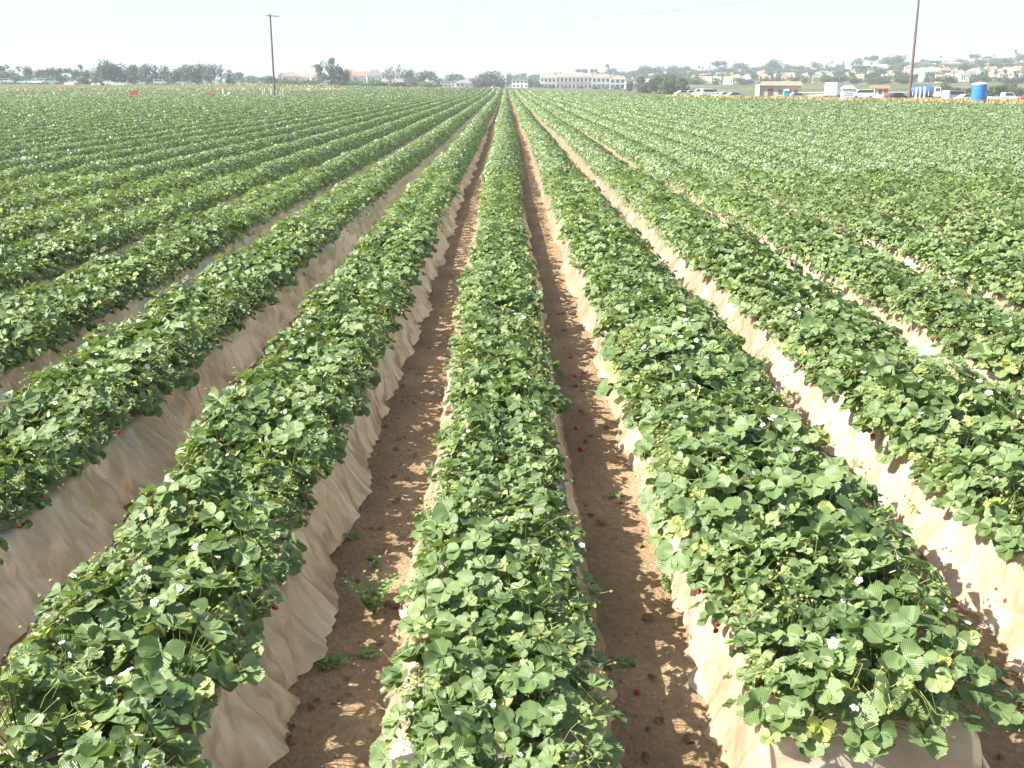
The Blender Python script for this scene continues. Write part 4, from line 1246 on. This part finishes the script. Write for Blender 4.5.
# small field-side buildings right
M['concrete'] = simple('pale_concrete', (.46, .42, .36), .85, .1)
M['rust'] = simple('rusty_metal', (.34, .16, .09), .8, .25, 5)
def hut():
    D = 232; b = 779; x = X(b, D); z = tz(x, D); u = D / PXF
    root = empty('terracotta_hut', (x, D, z), -math.atan2(x, D))
    h = Zat(85.5, D) - z
    MB().box(-18 * u, 22 * u, 0, 5, -.3, h).build('wall', M['concrete'], root)
    MB().box(-22.5 * u, -18.05 * u, -.5, 5, -.3, h + .25).build('pillar', M['white_wall'], root)
    MB().add([(-19 * u, -.6, h + .01), (23.5 * u, -.6, h + .01), (23.5 * u, 5.5, h + .01), (-19 * u, 5.5, h + .01), (-17 * u, 2.4, h + .85), (21.5 * u, 2.4, h + .85)], [(3, 2, 1, 0), (0, 1, 5, 4), (2, 3, 4, 5), (1, 2, 5), (3, 0, 4)]).build('roof', M['tile'], root)
    MB().box(-10 * u, -5 * u, -.06, -.005, 0, 2.1).build('door', M['door'], root)
    for q in (0, 9, 15): MB().box(q * u, (q + 4) * u, -.06, -.005, 1.0, 1.9).build('window', M['window'], root)
    tag(root, 'low grey hut with terracotta roof and white end pillar by the road', 'hut')
    D = 235; b = 881; x = X(b, D); z = tz(x, D); u = D / PXF
    root = empty('cabin', (x, D, z), -math.atan2(x, D))
    h = Zat(88.5, D) - z
    MB().box(-8.5 * u, 8.5 * u, 0, 3.5, -.3, h).build('wall', M['white_wall'], root)
    MB().add([(-10 * u, -.5, h + .01), (10 * u, -.5, h + .01), (10 * u, 4, h + .01), (-10 * u, 4, h + .01), (-9 * u, 1.8, h + .7), (9 * u, 1.8, h + .7)], [(3, 2, 1, 0), (0, 1, 5, 4), (2, 3, 4, 5), (1, 2, 5), (3, 0, 4)]).build('roof', M['rust'], root)
    for q in (-7, -1): MB().box(q * u, (q + 3.5) * u, -.06, -.005, .9, 1.9).build('window', M['window'], root)
    MB().box(4 * u, 8 * u, -.06, -.005, 0, 2.0).build('door', M['rust'], root)
    tag(root, 'small white cabin with a rusty red roof beside the right pole', 'cabin')
hut()

# ------------------------------------------------------------------ vehicles
M['white_paint'] = simple('white_paint', (.78, .78, .78), .3, .04, spec=.5)
M['blue_paint'] = simple('blue_paint', (.05, .13, .45), .35, .1, spec=.5)
M['silver_paint'] = simple('silver_paint', (.45, .47, .5), .3, .05, spec=.6)
M['red_paint'] = simple('red_paint', (.45, .05, .04), .35, .1)
M['dark_paint'] = simple('dark_paint', (.04, .045, .06), .3, .1)
M['rubber'] = simple('rubber', (.03, .03, .03), .9, .1)
M['glass'] = simple('car_glass', (.05, .07, .08), .08, .05, spec=.8)
M['head'] = simple('lamp_glass', (.7, .7, .68), .15, .05)
M['tail'] = simple('tail_lamp', (.4, .02, .02), .2, .05)
def wheel(root, x, y, r=.33, w=.2):
    o = empty('wheel', (x, y, r)); o.parent = root
    b = MB(); b.lathe([(r * .7, -w / 2), (r * .96, -w / 2), (r, -w / 4), (r, w / 4), (r * .96, w / 2), (r * .7, w / 2)], 14)
    t = b.build('tyre', M['rubber'], o); t.rotation_euler = (R(90), 0, 0)
    c = MB().lathe([(.02, -w / 2 - .01), (r * .66, -w / 2 + .01), (r * .66, w / 2 - .01), (.02, w / 2 + .01)], 14).build('rim', M['silver_paint'], o); c.rotation_euler = (R(90), 0, 0)
def car_proto(kind, paint):
    root = empty({'van': 'van', 'pickup': 'pickup_truck'}.get(kind, 'parked_car'))
    W = .88
    if kind == 'car':
        body = [(-2.15, .3), (2.1, .3), (2.2, .55), (2.1, .8), (1.15, .92), (-1.3, .95), (-2.1, .9), (-2.2, .6)]
        cab = [(1.1, .925), (.45, 1.42), (-.9, 1.45), (-1.65, .96)]; wx = 1.35
    elif kind == 'van':
        body = [(-2.4, .35), (2.3, .35), (2.45, .6), (2.4, .95), (1.75, 1.15), (-2.4, 1.15)]
        cab = [(1.75, 1.155), (1.2, 1.95), (-2.3, 2.0), (-2.4, 1.155)]; wx = 1.5
    else:
        body = [(-2.6, .4), (2.5, .4), (2.6, .7), (2.5, .98), (1.5, 1.05), (-2.6, 1.0)]
        cab = [(1.4, 1.055), (.9, 1.7), (-.35, 1.72), (-.5, 1.055)]; wx = 1.65
    body_o = MB().prism_y(body, -W, W).build('body', M[paint], root)
    MB().prism_y(cab, -W * .86, W * .86).build('cabin', M[paint], root)
    c = np.array(cab); m = c.mean(0)
    for s in (-1, 1):
        g = m + (c - m) * np.array([.84, .68])
        MB().prism_y([tuple(q) for q in g], s * (W * .86 + .004) - .006, s * (W * .86 + .004) + .006).build('side_window', M['glass'], root)
    x0, z0 = cab[0]; x1, z1 = cab[1]
    MB().add([(x0 - .06 * (x0 - x1) + .03, -W * .76, z0 + .06), (x0 - .06 * (x0 - x1) + .03, W * .76, z0 + .06), (x1 + .07, W * .7, z1 - .06), (x1 + .07, -W * .7, z1 - .06),
              (x0 - .06 * (x0 - x1) - .03, -W * .76, z0 + .04), (x0 - .06 * (x0 - x1) - .03, W * .76, z0 + .04), (x1 + .0, W * .7, z1 - .1), (x1 + .0, -W * .7, z1 - .1)],
             [(0, 1, 2, 3), (7, 6, 5, 4), (0, 3, 7, 4), (1, 5, 6, 2), (0, 4, 5, 1), (3, 2, 6, 7)]).build('windscreen', M['glass'], root)
    for sx in (-wx, wx):
        for sy in (-W + .06, W - .06): wheel(root, sx, sy)
    xf = max(p[0] for p in body); xb = min(p[0] for p in body)
    for s in (-1, 1):
        MB().box(xf - .12, xf + .01, s * .62 - .15, s * .62 + .15, .6, .75).build('headlight', M['head'], root)
        MB().box(xb - .01, xb + .12, s * .68 - .1, s * .68 + .1, .68, .85).build('tail_light', M['tail'], root)
    MB().box(xf - .05, xf + .08, -W * .9, W * .9, .36, .5).build('bumper', M['dark_paint'], root)
    return root
CP = {}
def car(b, D, kind, paint, rz, label, group, ydrop=0):
    k = (kind, paint)
    if k not in CP: o = CP[k] = car_proto(*k)
    else: o = copy_tree(CP[k])
    x = X(b, D)
    o.location = (x, D, tz(x, D) + .02); o.rotation_euler = (0, 0, rz)
    tag(o, label, {'van': 'van', 'pickup': 'pickup truck'}.get(kind, 'car'), group)
G1, G2 = 'cars parked right of the field', 'cars parked beyond the left field'
car(684, 262, 'car', 'white_paint', .2, 'white car at the left end of the parked row on the right', G1)
car(693, 268, 'car', 'silver_paint', .1, 'silver car half hidden behind the yellow flowers, second from left of the row', G1)
car(702, 250, 'van', 'white_paint', 3.0, 'left one of the two white vans parked beside the yellow flowers', G1)
car(712, 244, 'van', 'white_paint', .15, 'right one of the two white vans parked beside the yellow flowers', G1)
car(719, 222, 'car', 'white_paint', 3.3, 'white car parked just right of the two vans', G1)
car(727, 218, 'car', 'white_paint', .1, 'white car between the vans and the pale blue car', G1)
car(736, 205, 'car', 'silver_paint', .2, 'pale silver car at the right end of the parked row', G1)
car(799, 205, 'car', 'silver_paint', .1, 'silver car beside the small blue toilet near the hut', G1)
car(864, 225, 'van', 'white_paint', 3.1, 'white van between the white trailer and the cabin', G1)
car(855, 235, 'pickup', 'white_paint', .2, 'white pickup half hidden behind the louvered white booth', G1)
car(971, 175, 'car', 'white_paint', .1, 'white car just left of the upright blue tank', G1)
car(962, 190, 'car', 'dark_paint', .1, 'dark car between the blue tank truck and the blue tank', G1)
car(958, 186, 'van', 'white_paint', .4, 'white van parked nose on right of the blue tank truck', G1)
car(992, 180, 'car', 'dark_paint', 3.1, 'dark car just right of the upright blue tank', G1)
car(1008, 178, 'pickup', 'white_paint', 0, 'white pickup parked near the right border of the photo', G1)
car(1036, 172, 'car', 'red_paint', 0, 'red car cut by the right border of the photo', G1)
car(900, 205, 'car', 'dark_paint', .2, 'dark car parked between the cabin and the right pole', G1)
car(1, 388, 'car', 'silver_paint', 0, 'silver car cut by the left border beyond the field', G2)
car(8, 392, 'van', 'white_paint', .1, 'white van at far left beyond the field', G2)
car(25, 396, 'car', 'white_paint', .1, 'white car between the far left van and the next car', G2)
car(31, 398, 'car', 'white_paint', 3.1, 'small white car right beside another white car beyond the left field', G2)
car(37, 384, 'pickup', 'white_paint', 3.1, 'white pickup beyond the left field with red bed behind it', G2)
car(43, 386, 'van', 'white_paint', .1, 'white van second from left beyond the left field', G2)
car(53, 386, 'van', 'silver_paint', .1, 'silver van with dark lower body beyond the left field', G2)
car(68, 394, 'car', 'red_paint', .1, 'red and white looking car right of the silver van', G2)
car(73, 393, 'car', 'white_paint', 3.2, 'white car right of the red car beyond the left field', G2)
car(110, 400, 'car', 'white_paint', 0, 'lone white car in front of the tall dark trees', G2)
car(161, 402, 'van', 'silver_paint', 0, 'silver van under the eucalyptus line', G2)
car(182, 402, 'car', 'silver_paint', 0, 'silver car under the right half of the eucalyptus line', G2)

def tank_truck():
    D = 203; x = X(930, D); root = empty('tank_truck', (x, D, tz(x, D) + .02), -math.atan2(x, D))
    MB().box(-3.4, 3.3, -.45, .45, .65, .9).build('chassis', M['dark_paint'], root)
    t = MB(); t.lathe([(.4, -2.0), (.8, -1.9), (.9, -1.7), (.9, 1.7), (.8, 1.9), (.4, 2.0)], 20); o = t.build('tank', M['blue_paint'], root, True); o.rotation_euler = (0, R(90), 0); o.location = (-1.3, 0, 1.75)
    for q in (-1.4, 0, 1.4): MB().box(-1.3 + q - .06, -1.3 + q + .06, -.94, .94, .9, 1.75).build('cradle', M['trim'], root)
    MB().prism_y([(1.0, .8), (2.2, .8), (2.2, 2.35), (2.0, 2.5), (1.0, 2.5)], -1.05, 1.05).build('cab', M['white_paint'], root)
    MB().prism_y([(2.205, .8), (3.5, .8), (3.55, 1.3), (3.3, 1.6), (2.205, 1.75)], -.9, .9).build('bonnet', M['white_paint'], root)
    for s in (-1, 1):
        MB().box(1.25, 2.05, s * 1.055 - .006, s * 1.055 + .006, 1.7, 2.3).build('side_window', M['glass'], root)
        MB().box(3.45, 3.58, s * .65 - .14, s * .65 + .14, 1.0, 1.2).build('headlight', M['head'], root)
    MB().box(2.2, 2.215, -.95, .95, 1.8, 2.3).build('windscreen', M['glass'], root)
    for sx in (-2.6, -1.5, 2.7):
        for sy in (-.85, .85): wheel(root, sx, sy, .48, .28)
    tag(root, 'truck with a blue tank and a white cab behind the dry weeds', 'truck')
tank_truck()
def trailer():
    D = 222; x = X(834, D); root = empty('box_trailer', (x, D, tz(x, D) + .02), R(66))
    MB().box(-3.4, 3.4, -1.25, 1.25, .75, 3.35, .05).build('box', M['white_paint'], root)
    MB().box(-3.42, -3.405, -1.1, -.02, .85, 3.2).build('rear_door', M['trim'], root)
    MB().box(-3.42, -3.405, .02, 1.1, .85, 3.2).build('rear_door', M['trim'], root)
    MB().box(-3.3, 3.3, -.5, .5, .55, .74).build('chassis', M['dark_paint'], root)
    for sx in (-2.2, -1.3, 2.2):
        for sy in (-1.0, 1.0): wheel(root, sx, sy, .45, .25)
    tag(root, 'tall white box trailer parked between the hut and the louvered booth', 'trailer')
trailer()

# ------------------------------------------------------------------ booths, toilets, tank, crates, stakes
M['toilet_blue'] = simple('toilet_blue', (.05, .32, .48), .5, .06)
M['tank_blue'] = simple('tank_blue', (.04, .22, .62), .45, .06, 1.0)
M['crate_red'] = simple('crate_red', (.55, .10, .07), .6, .15)
M['stake'] = simple('pale_stake', (.78, .75, .68), .8, .15)
M['pole'] = simple('weathered_pole', (.17, .12, .10), .85, .2, 2)
M['yellow'] = simple('safety_yellow', (.62, .42, .03), .6, .1)
def toilet(b, D, mat, lab, k=1.0):
    x = X(b, D); root = empty('portable_toilet', (x, D, tz(x, D) + .02), -math.atan2(x, D) + .12); root.scale = (k, k, k)
    MB().box(-.56, .56, -.56, .56, .08, 2.1, .04).build('cabin', M[mat], root)
    MB().box(-.62, .62, -.62, .62, .0, .1).build('base', M['dark_paint'], root)
    MB().lathe([(.80, 2.103), (.74, 2.2), (.4, 2.32), (.05, 2.35)], 4).build('roof', M['trim'], root).rotation_euler = (0, 0, R(45))
    d = MB().box(-.4, .4, -.59, -.565, .15, 1.95).build('door', M[mat], root)
    MB().box(.26, .32, -.63, -.592, .95, 1.1).build('handle', M['dark_paint'], d)
    for z in (1.7, 1.78): MB().box(-.3, .3, -.605, -.592, z, z + .04).build('vent', M['dark_paint'], root)
    MB().tube([(.35, .35, 2.1), (.35, .35, 2.6)], .05, 8).build('vent_pipe', M['trim'], root)
    tag(root, lab, 'portable toilet', 'portable toilets')
toilet(666.5, 335, 'toilet_blue', 'small blue portable toilet in front of the big tree clump', .95)
toilet(787.5, 200, 'toilet_blue', 'small turquoise portable toilet just right of the terracotta hut', .9)
def booth():
    D = 128; x = X(849, D); z = tz(x, D); root = empty('white_booth', (x, D, z), -math.atan2(x, D) + .1)
    h = Zat(87.5, D) - z
    MB().box(-.72, .72, -.6, .6, .0, h - .12, .03).build('cabin', M['white_paint'], root)
    MB().add([(-.85, -.75, h - .117), (.85, -.75, h - .117), (.85, .75, h - .117), (-.85, .75, h - .117), (-.5, 0, h + .18), (.5, 0, h + .18)], [(3, 2, 1, 0), (0, 1, 5, 4), (2, 3, 4, 5), (1, 2, 5), (3, 0, 4)]).build('roof', M['trim'], root)
    for q in range(6): MB().box(-.5, .5, -.66, -.603, .45 + q * .26, .52 + q * .26).build('louver', M['silver_paint'], root)
    tag(root, 'white louvered booth standing at the right edge of the crop', 'booth')
    D = 112; x = X(981, D); z = tz(x, D); root = empty('water_tank', (x, D, z))
    h = Zat(83.2, D) - z; r = 7.0 * D / PXF
    prof = [(r * .9, 0), (r, .05)]
    for k in range(6):
        z0 = .1 + k * (h - .35) / 6; z1 = .1 + (k + 1) * (h - .35) / 6
        prof += [(r, z0), (r * 1.0, z1 - .06), (r * 1.025, z1 - .045), (r * 1.025, z1 - .015)]
    prof += [(r, h - .2), (r * .93, h - .12)]
    MB().lathe(prof, 28).build('barrel', M['tank_blue'], root, False)
    MB().lathe([(r * 1.04, h - .118), (r * 1.04, h - .06), (r * .8, h + .02), (r * .3, h + .1), (.02, h + .11)], 28).build('lid', M['trim'], root)
    MB().tube([(r * .2, -r - .05, .35), (r * .2, -r - .2, .35), (r * .2, -r - .2, .22)], .05, 8).build('tap', M['silver_paint'], root)
    tag(root, 'upright bright blue tank with a white lid among dry weeds', 'tank')
    x = X(988.5, D); z = tz(x, D)
    MBo = empty('metal_box', (x, D, z)); MB().box(-.16, .16, -.16, .16, .35, 1.0, .02).build('housing', M['silver_paint'], MBo); MB().tube([(0, 0, 0), (0, 0, .36)], .05, 6).build('post', M['pole'], MBo)
    tag(MBo, 'small grey metal box on a post at the right foot of the blue tank', 'box')
booth()
def crates():
    D = 183; x = X(133, D); z = tz(x, D)
    st = []
    for ix, n in ((-.31, 3), (.31, 3)):
        for k in range(n):
            root = empty('harvest_crate', (x + ix, D, z + .30 + k * .36), random.uniform(-.05, .05))
            b = MB(); b.box(-.29, .29, -.25, .25, 0, .03)
            b.box(-.29, -.26, -.25, .25, .032, .33); b.box(.26, .29, -.25, .25, .032, .33); b.box(-.258, .258, -.25, -.22, .032, .33); b.box(-.258, .258, .22, .25, .032, .33)
            b.build('bin', M['crate_red'], root)
            MB().box(-.3, .3, -.27, -.252, .27, .34).build('rim', M['crate_red'], root)
            tag(root, f"red harvest crate, {('bottom', 'middle', 'top')[k]} of the {'left' if ix < 0 else 'right'} column of the red stack", 'crate', 'red crates stacked on the left field')
    base = MB().box(-.7, .7, -.35, .35, 0, .295).build('pallet_cart', M['rust']); base.location = (x, D, z)
    tag(base, 'rusty low cart under the stack of red crates', 'cart')
    D = 181; x = X(209.5, D); z = tz(x, D)
    b = MB()
    pts = [(-.85, .35), (-.4, .5), (0, .72), (.35, .9), (.7, .85), (.75, 0), (-.85, 0)]
    b.prism_y([(px_, pz_ + .1 if pz_ else 0) for px_, pz_ in pts], -.45, .45)
    root = empty('red_cart', (x, D, z)); b.build('tarp', M['crate_red'], root)
    MB().box(-.8, .7, -.5, .5, .0, .12).build('bed', M['rust'], root)
    tag(root, 'red covered cart with a sloping top on the left field', 'cart')
    for k, (b_, ww, hh) in enumerate([(223, .35, 1.2), (229.5, .5, .6)]):
        D = 200; x = X(b_, D); root = empty('white_sack', (x, D, tz(x, D)))
        MB().lathe([(ww * .35, 0), (ww * .5, .15), (ww * .5, hh * .7 + .35), (ww * .3, hh + .35), (ww * .1, hh + .45)], 10).build('sack_body', M['white_paint'], root, True)
        tag(root, 'tall white sack standing in the crop right of the red cart' if k == 0 else 'short white sack standing right of the tall white sack', 'sack', 'white sacks')
    r = random.Random(4)
    for k, b_ in enumerate([66.5, 69, 71.5, 74, 78.5, 94, 96.5, 100, 103.5, 107, 110.5, 113.5, 117, 120.5, 124, 127.5]):
        D = 345; x = X(b_, D); root = empty('field_bin', (x, D, tz(x, D) + .02))
        m = M[r.choice(['white_paint', 'silver_paint', 'dark_paint'])] if b_ > 79 else M['white_paint']
        if b_ == 78.5: m = M['crate_red']
        MB().box(-.42, .42, -.35, .35, .06, .8, .02).build('bin', m, root); MB().box(-.45, .45, -.38, .38, 0, .055).build('base', M['dark_paint'], root)
        where = 'cluster below the red car' if b_ < 80 else 'dotted line before left trees'
        n = k + 1 if b_ < 80 else k - 4
        tag(root, f'small field bin, {ORD(n)} from left in the {where}', 'bin', 'bins set out on the far left field')
    D = 395; x = X(91.5, D); root = empty('yellow_sign', (x, D, tz(x, D)))
    MB().tube([(0, 0, 0), (0, 0, 1.2)], .06, 6).build('post', M['pole'], root); MB().box(-.55, .55, -.04, .04, 1.0, 1.9).build('panel', M['yellow'], root)
    tag(root, 'yellow panel on a post in front of the left tree line', 'sign')
crates()
def stakes():
    D = 186
    for k, (b_, lean, yt) in enumerate([(262.3, .02, 90.2), (264.6, -.02, 88.2), (269.8, .14, 89), (271.6, -.12, 88.4), (275.8, .02, 90), (279.3, .04, 91), (281.0, .16, 90.5), (282.6, 0, 88.5)]):
        x = X(b_, D + k * .1); z = tz(x, D); h = Zat(yt, D) - z
        o = MB().prism_y([(-.07, 0), (.07, 0), (.07 + lean * 2, h), (-.07 + lean * 2, h)], -.03, .03).build('wooden_stake', M['stake'])
        o.location = (x, D + k * .1, z)
        tag(o, f'pale wooden stake, {ORD(k + 1)} from left of those around the left utility pole', 'stake', 'pale stakes around the left pole')
    for k, (b_, yt) in enumerate([(918, 87.5), (922, 87), (926.3, 86.5)]):
        D = 127; x = X(b_, D); z = tz(x, D); h = Zat(yt, D) - z
        o = MB().box(-.11, .11, -.05, .05, 0, h, .01).build('white_post', M['trim']); o.location = (x, D, z)
        tag(o, f"white post, {('left', 'middle', 'right')[k]} of the three in front of the blue tank truck", 'post', 'white posts beside the right pole')
stakes()

def pole(b, D, h, lab, arms=True, rad=.16, lean=0.0):
    x = X(b, D); z = tz(x, D)
    root = empty('utility_pole', (x, D, z))
    MB().tube([(0, 0, -.3), (lean * h * .5, 0, h * .5), (lean * h, 0, h)], [rad * 1.15, rad, rad * .8], 10).build('post', M['pole'], root)
    if arms:
        a = MB().box(lean * h - 1.05, lean * h + 1.05, -.18, -.06, h - .45, h - .3).build('crossarm', M['pole'], root)
        a.rotation_euler = (0, R(2), 0)
        for q in (-.95, -.45, .45, .95): MB().lathe([(.05, 0), (.07, .06), (.04, .14), (.02, .16)], 8, (lean * h + q, -.12, h - .29)).build('insulator', M['silver_paint'], a)
    tag(root, lab, 'utility pole', 'utility poles')
    return Vector((x + lean * h, D, z + h))
h1 = Zat(15, 187) - tz(X(274.3, 187), 187)
pA = pole(274.3, 187, h1, 'dark utility pole with a short crossarm rising from the left field', True, .17, .004)
pB = pole(911.5, 124, 14.5, 'tall bare wooden pole at the right, its top out of frame', True, .14, -.006)
strip('weed_bank', [(X(b, edge_dist(b) + 2.5), edge_dist(b) + 2.5) for b in (740, 800, 850, 930, 1024, 1150)], 6, M['road'], 0.02, label='bare soil bank along the right edge')
pC = pole(-250, 236, 13, 'utility pole outside the left border of the photo')
def wire(a, b, sag, lab, off=0.0):
    P = []
    for k in range(31):
        t = k / 30; p = a.lerp(b, t); P.append((p.x + off, p.y - .12, p.z - .25 - 4 * sag * t * (1 - t)))
    o = MB().tube(P, .013, 4).build('power_line', M['pole']); tag(o, lab, 'cable', 'power lines')
wire(pA, pB, 3.0, 'thin power line sagging from the left pole toward the right pole')
wire(pC, pA, 1.6, 'thin power line running from the left border to the left pole')
pD = pole(1500, 95, 16, 'utility pole outside the right border of the photo')
wire(pB, pD, 1.5, 'thin power line leaving the right pole past the right border')

# white guard rail of the raised road, pale slope and yellow weeds
def hillroad():
    D = 300
    P = [(X(b, D + (b - 780) * .1), D + (b - 780) * .1) for b in range(786, 912, 12)]
    strip('hill_road', P, 5, M['road'], .05, label='pale road crossing the foot of the hill')
    root = empty('guard_rail', (0, 0, 0))
    pts = [(x, y - 2.4, tz(x, y - 2.4) + .75) for x, y in P]
    MB().tube(pts, .13, 5).build('rail', M['trim'], root)
    for x, y, z in pts: MB().box(x - .06, x + .06, y - .06, y + .06, z - .8, z - .05).build('post', M['trim'], root)
    tag(root, 'pale guard rail along the raised road at the foot of the hill', 'guard rail')
    strip('slope_track', [(X(795, 225), 225), (X(802, 245), 245), (X(812, 275), 275), (X(826, 330), 330)], 4.5, M['road'], .05, label='pale track climbing the slope behind the hut')
hillroad()
M['dry'] = leaf_mat('dry_grass', [(0, (.30, .24, .11)), (.6, (.45, .36, .17)), (1, (.55, .46, .24))], (.4, .33, .16), tfac=.15, veins=False, rough=.8, spec=.2)
M['mustard'] = leaf_mat('yellow_bloom', [(0, (.30, .32, .06)), (.5, (.50, .46, .09)), (1, (.62, .55, .14))], (.5, .45, .06), tfac=.15, veins=False, rough=.8, spec=.2)
def blades(name, mat, pts, width, n, h, lab, wid=.08):
    """upright tufts strewn along a line"""
    r = np.random.default_rng(len(lab)); P = np.array(pts, dtype=float)
    seg = r.integers(0, len(P) - 1, n); t = r.random(n)[:, None]
    C = P[seg] * (1 - t) + P[seg + 1] * t
    C += r.uniform(-.5, .5, (n, 2)) * width
    keep = vnoise(C[:, 0] * .25, C[:, 1] * .25, 8) + r.random(n) * .5 > .55
    C = C[keep]; n = len(C)
    z = terrain(C[:, 0], C[:, 1]); a = r.uniform(0, 6.28, n); hh = h * r.uniform(.4, 1.15, n); w = wid * r.uniform(.6, 1.4, n)
    dx, dy = np.cos(a) * w, np.sin(a) * w; lx, ly = r.normal(0, .25, n) * hh, r.normal(0, .25, n) * hh
    V = np.stack([np.stack([C[:, 0] - dx, C[:, 1] - dy, z], -1), np.stack([C[:, 0] + dx, C[:, 1] + dy, z], -1), np.stack([C[:, 0] + dx * .7 + lx, C[:, 1] + dy * .7 + ly, z + hh], -1), np.stack([C[:, 0] - dx * .7 + lx, C[:, 1] - dy * .7 + ly, z + hh * .92], -1)], 1).reshape(-1, 3)
    o = link_mesh(name, np_mesh(name, V, np.arange(4 * n).reshape(n, 4), (mat,), tint=r.random(n)))
    tag(o, lab, kind='stuff')
ed = lambda bs, o: [(X(b, edge_dist(b) + o), edge_dist(b) + o) for b in bs]
blades('dry_grass', M['dry'], ed((760, 800, 850, 890, 930, 980, 1024, 1100), 8), 13, 30000, .9, 'dry straw coloured weeds along the right edge of the field', .045)
blades('mustard_weeds', M['mustard'], ed((688, 700, 712, 724), 28), 9, 1300, .85, 'bright yellow flowering weeds in front of the parked cars', .14)
blades('straw_weeds', M['dry'], [(X(b, 272), 272) for b in (-100, 0, 60, 107)], 22, 12000, .7, 'straw coloured weeds along the path at far left', .16)
blades('path_weeds', M['dry'], [(X(b, 268), 268) for b in (107, 180, 260, 335)], 12, 4200, .85, 'broken line of straw coloured weeds left of centre', .16)
blades('edge_grass', M['dry'], [(X(b, edge_dist(b) + 4), edge_dist(b) + 4) for b in (180, 256, 320, 384, 440)], 8, 1500, .8, 'dry grass along the far edge of the field', .2)

# ------------------------------------------------------------------ the air
def haze():
    o = MB().box(-2600, 2600, -70, 3100, -4, 62).build('haze', M['soil'])
    m, N, L = new_mat('haze_air')
    out = N.new('ShaderNodeOutputMaterial'); v = N.new('ShaderNodeVolumePrincipled')
    v.inputs['Color'].default_value = (.80, .91, 1.0, 1); v.inputs['Density'].default_value = HAZE
    v.inputs['Anisotropy'].default_value = 0.0
    L.new(v.outputs[0], out.inputs['Volume'])
    o.data.materials.clear(); o.data.materials.append(m)
    tag(o, 'thin pale marine haze', kind='stuff')
HAZE = 0.0005
haze()
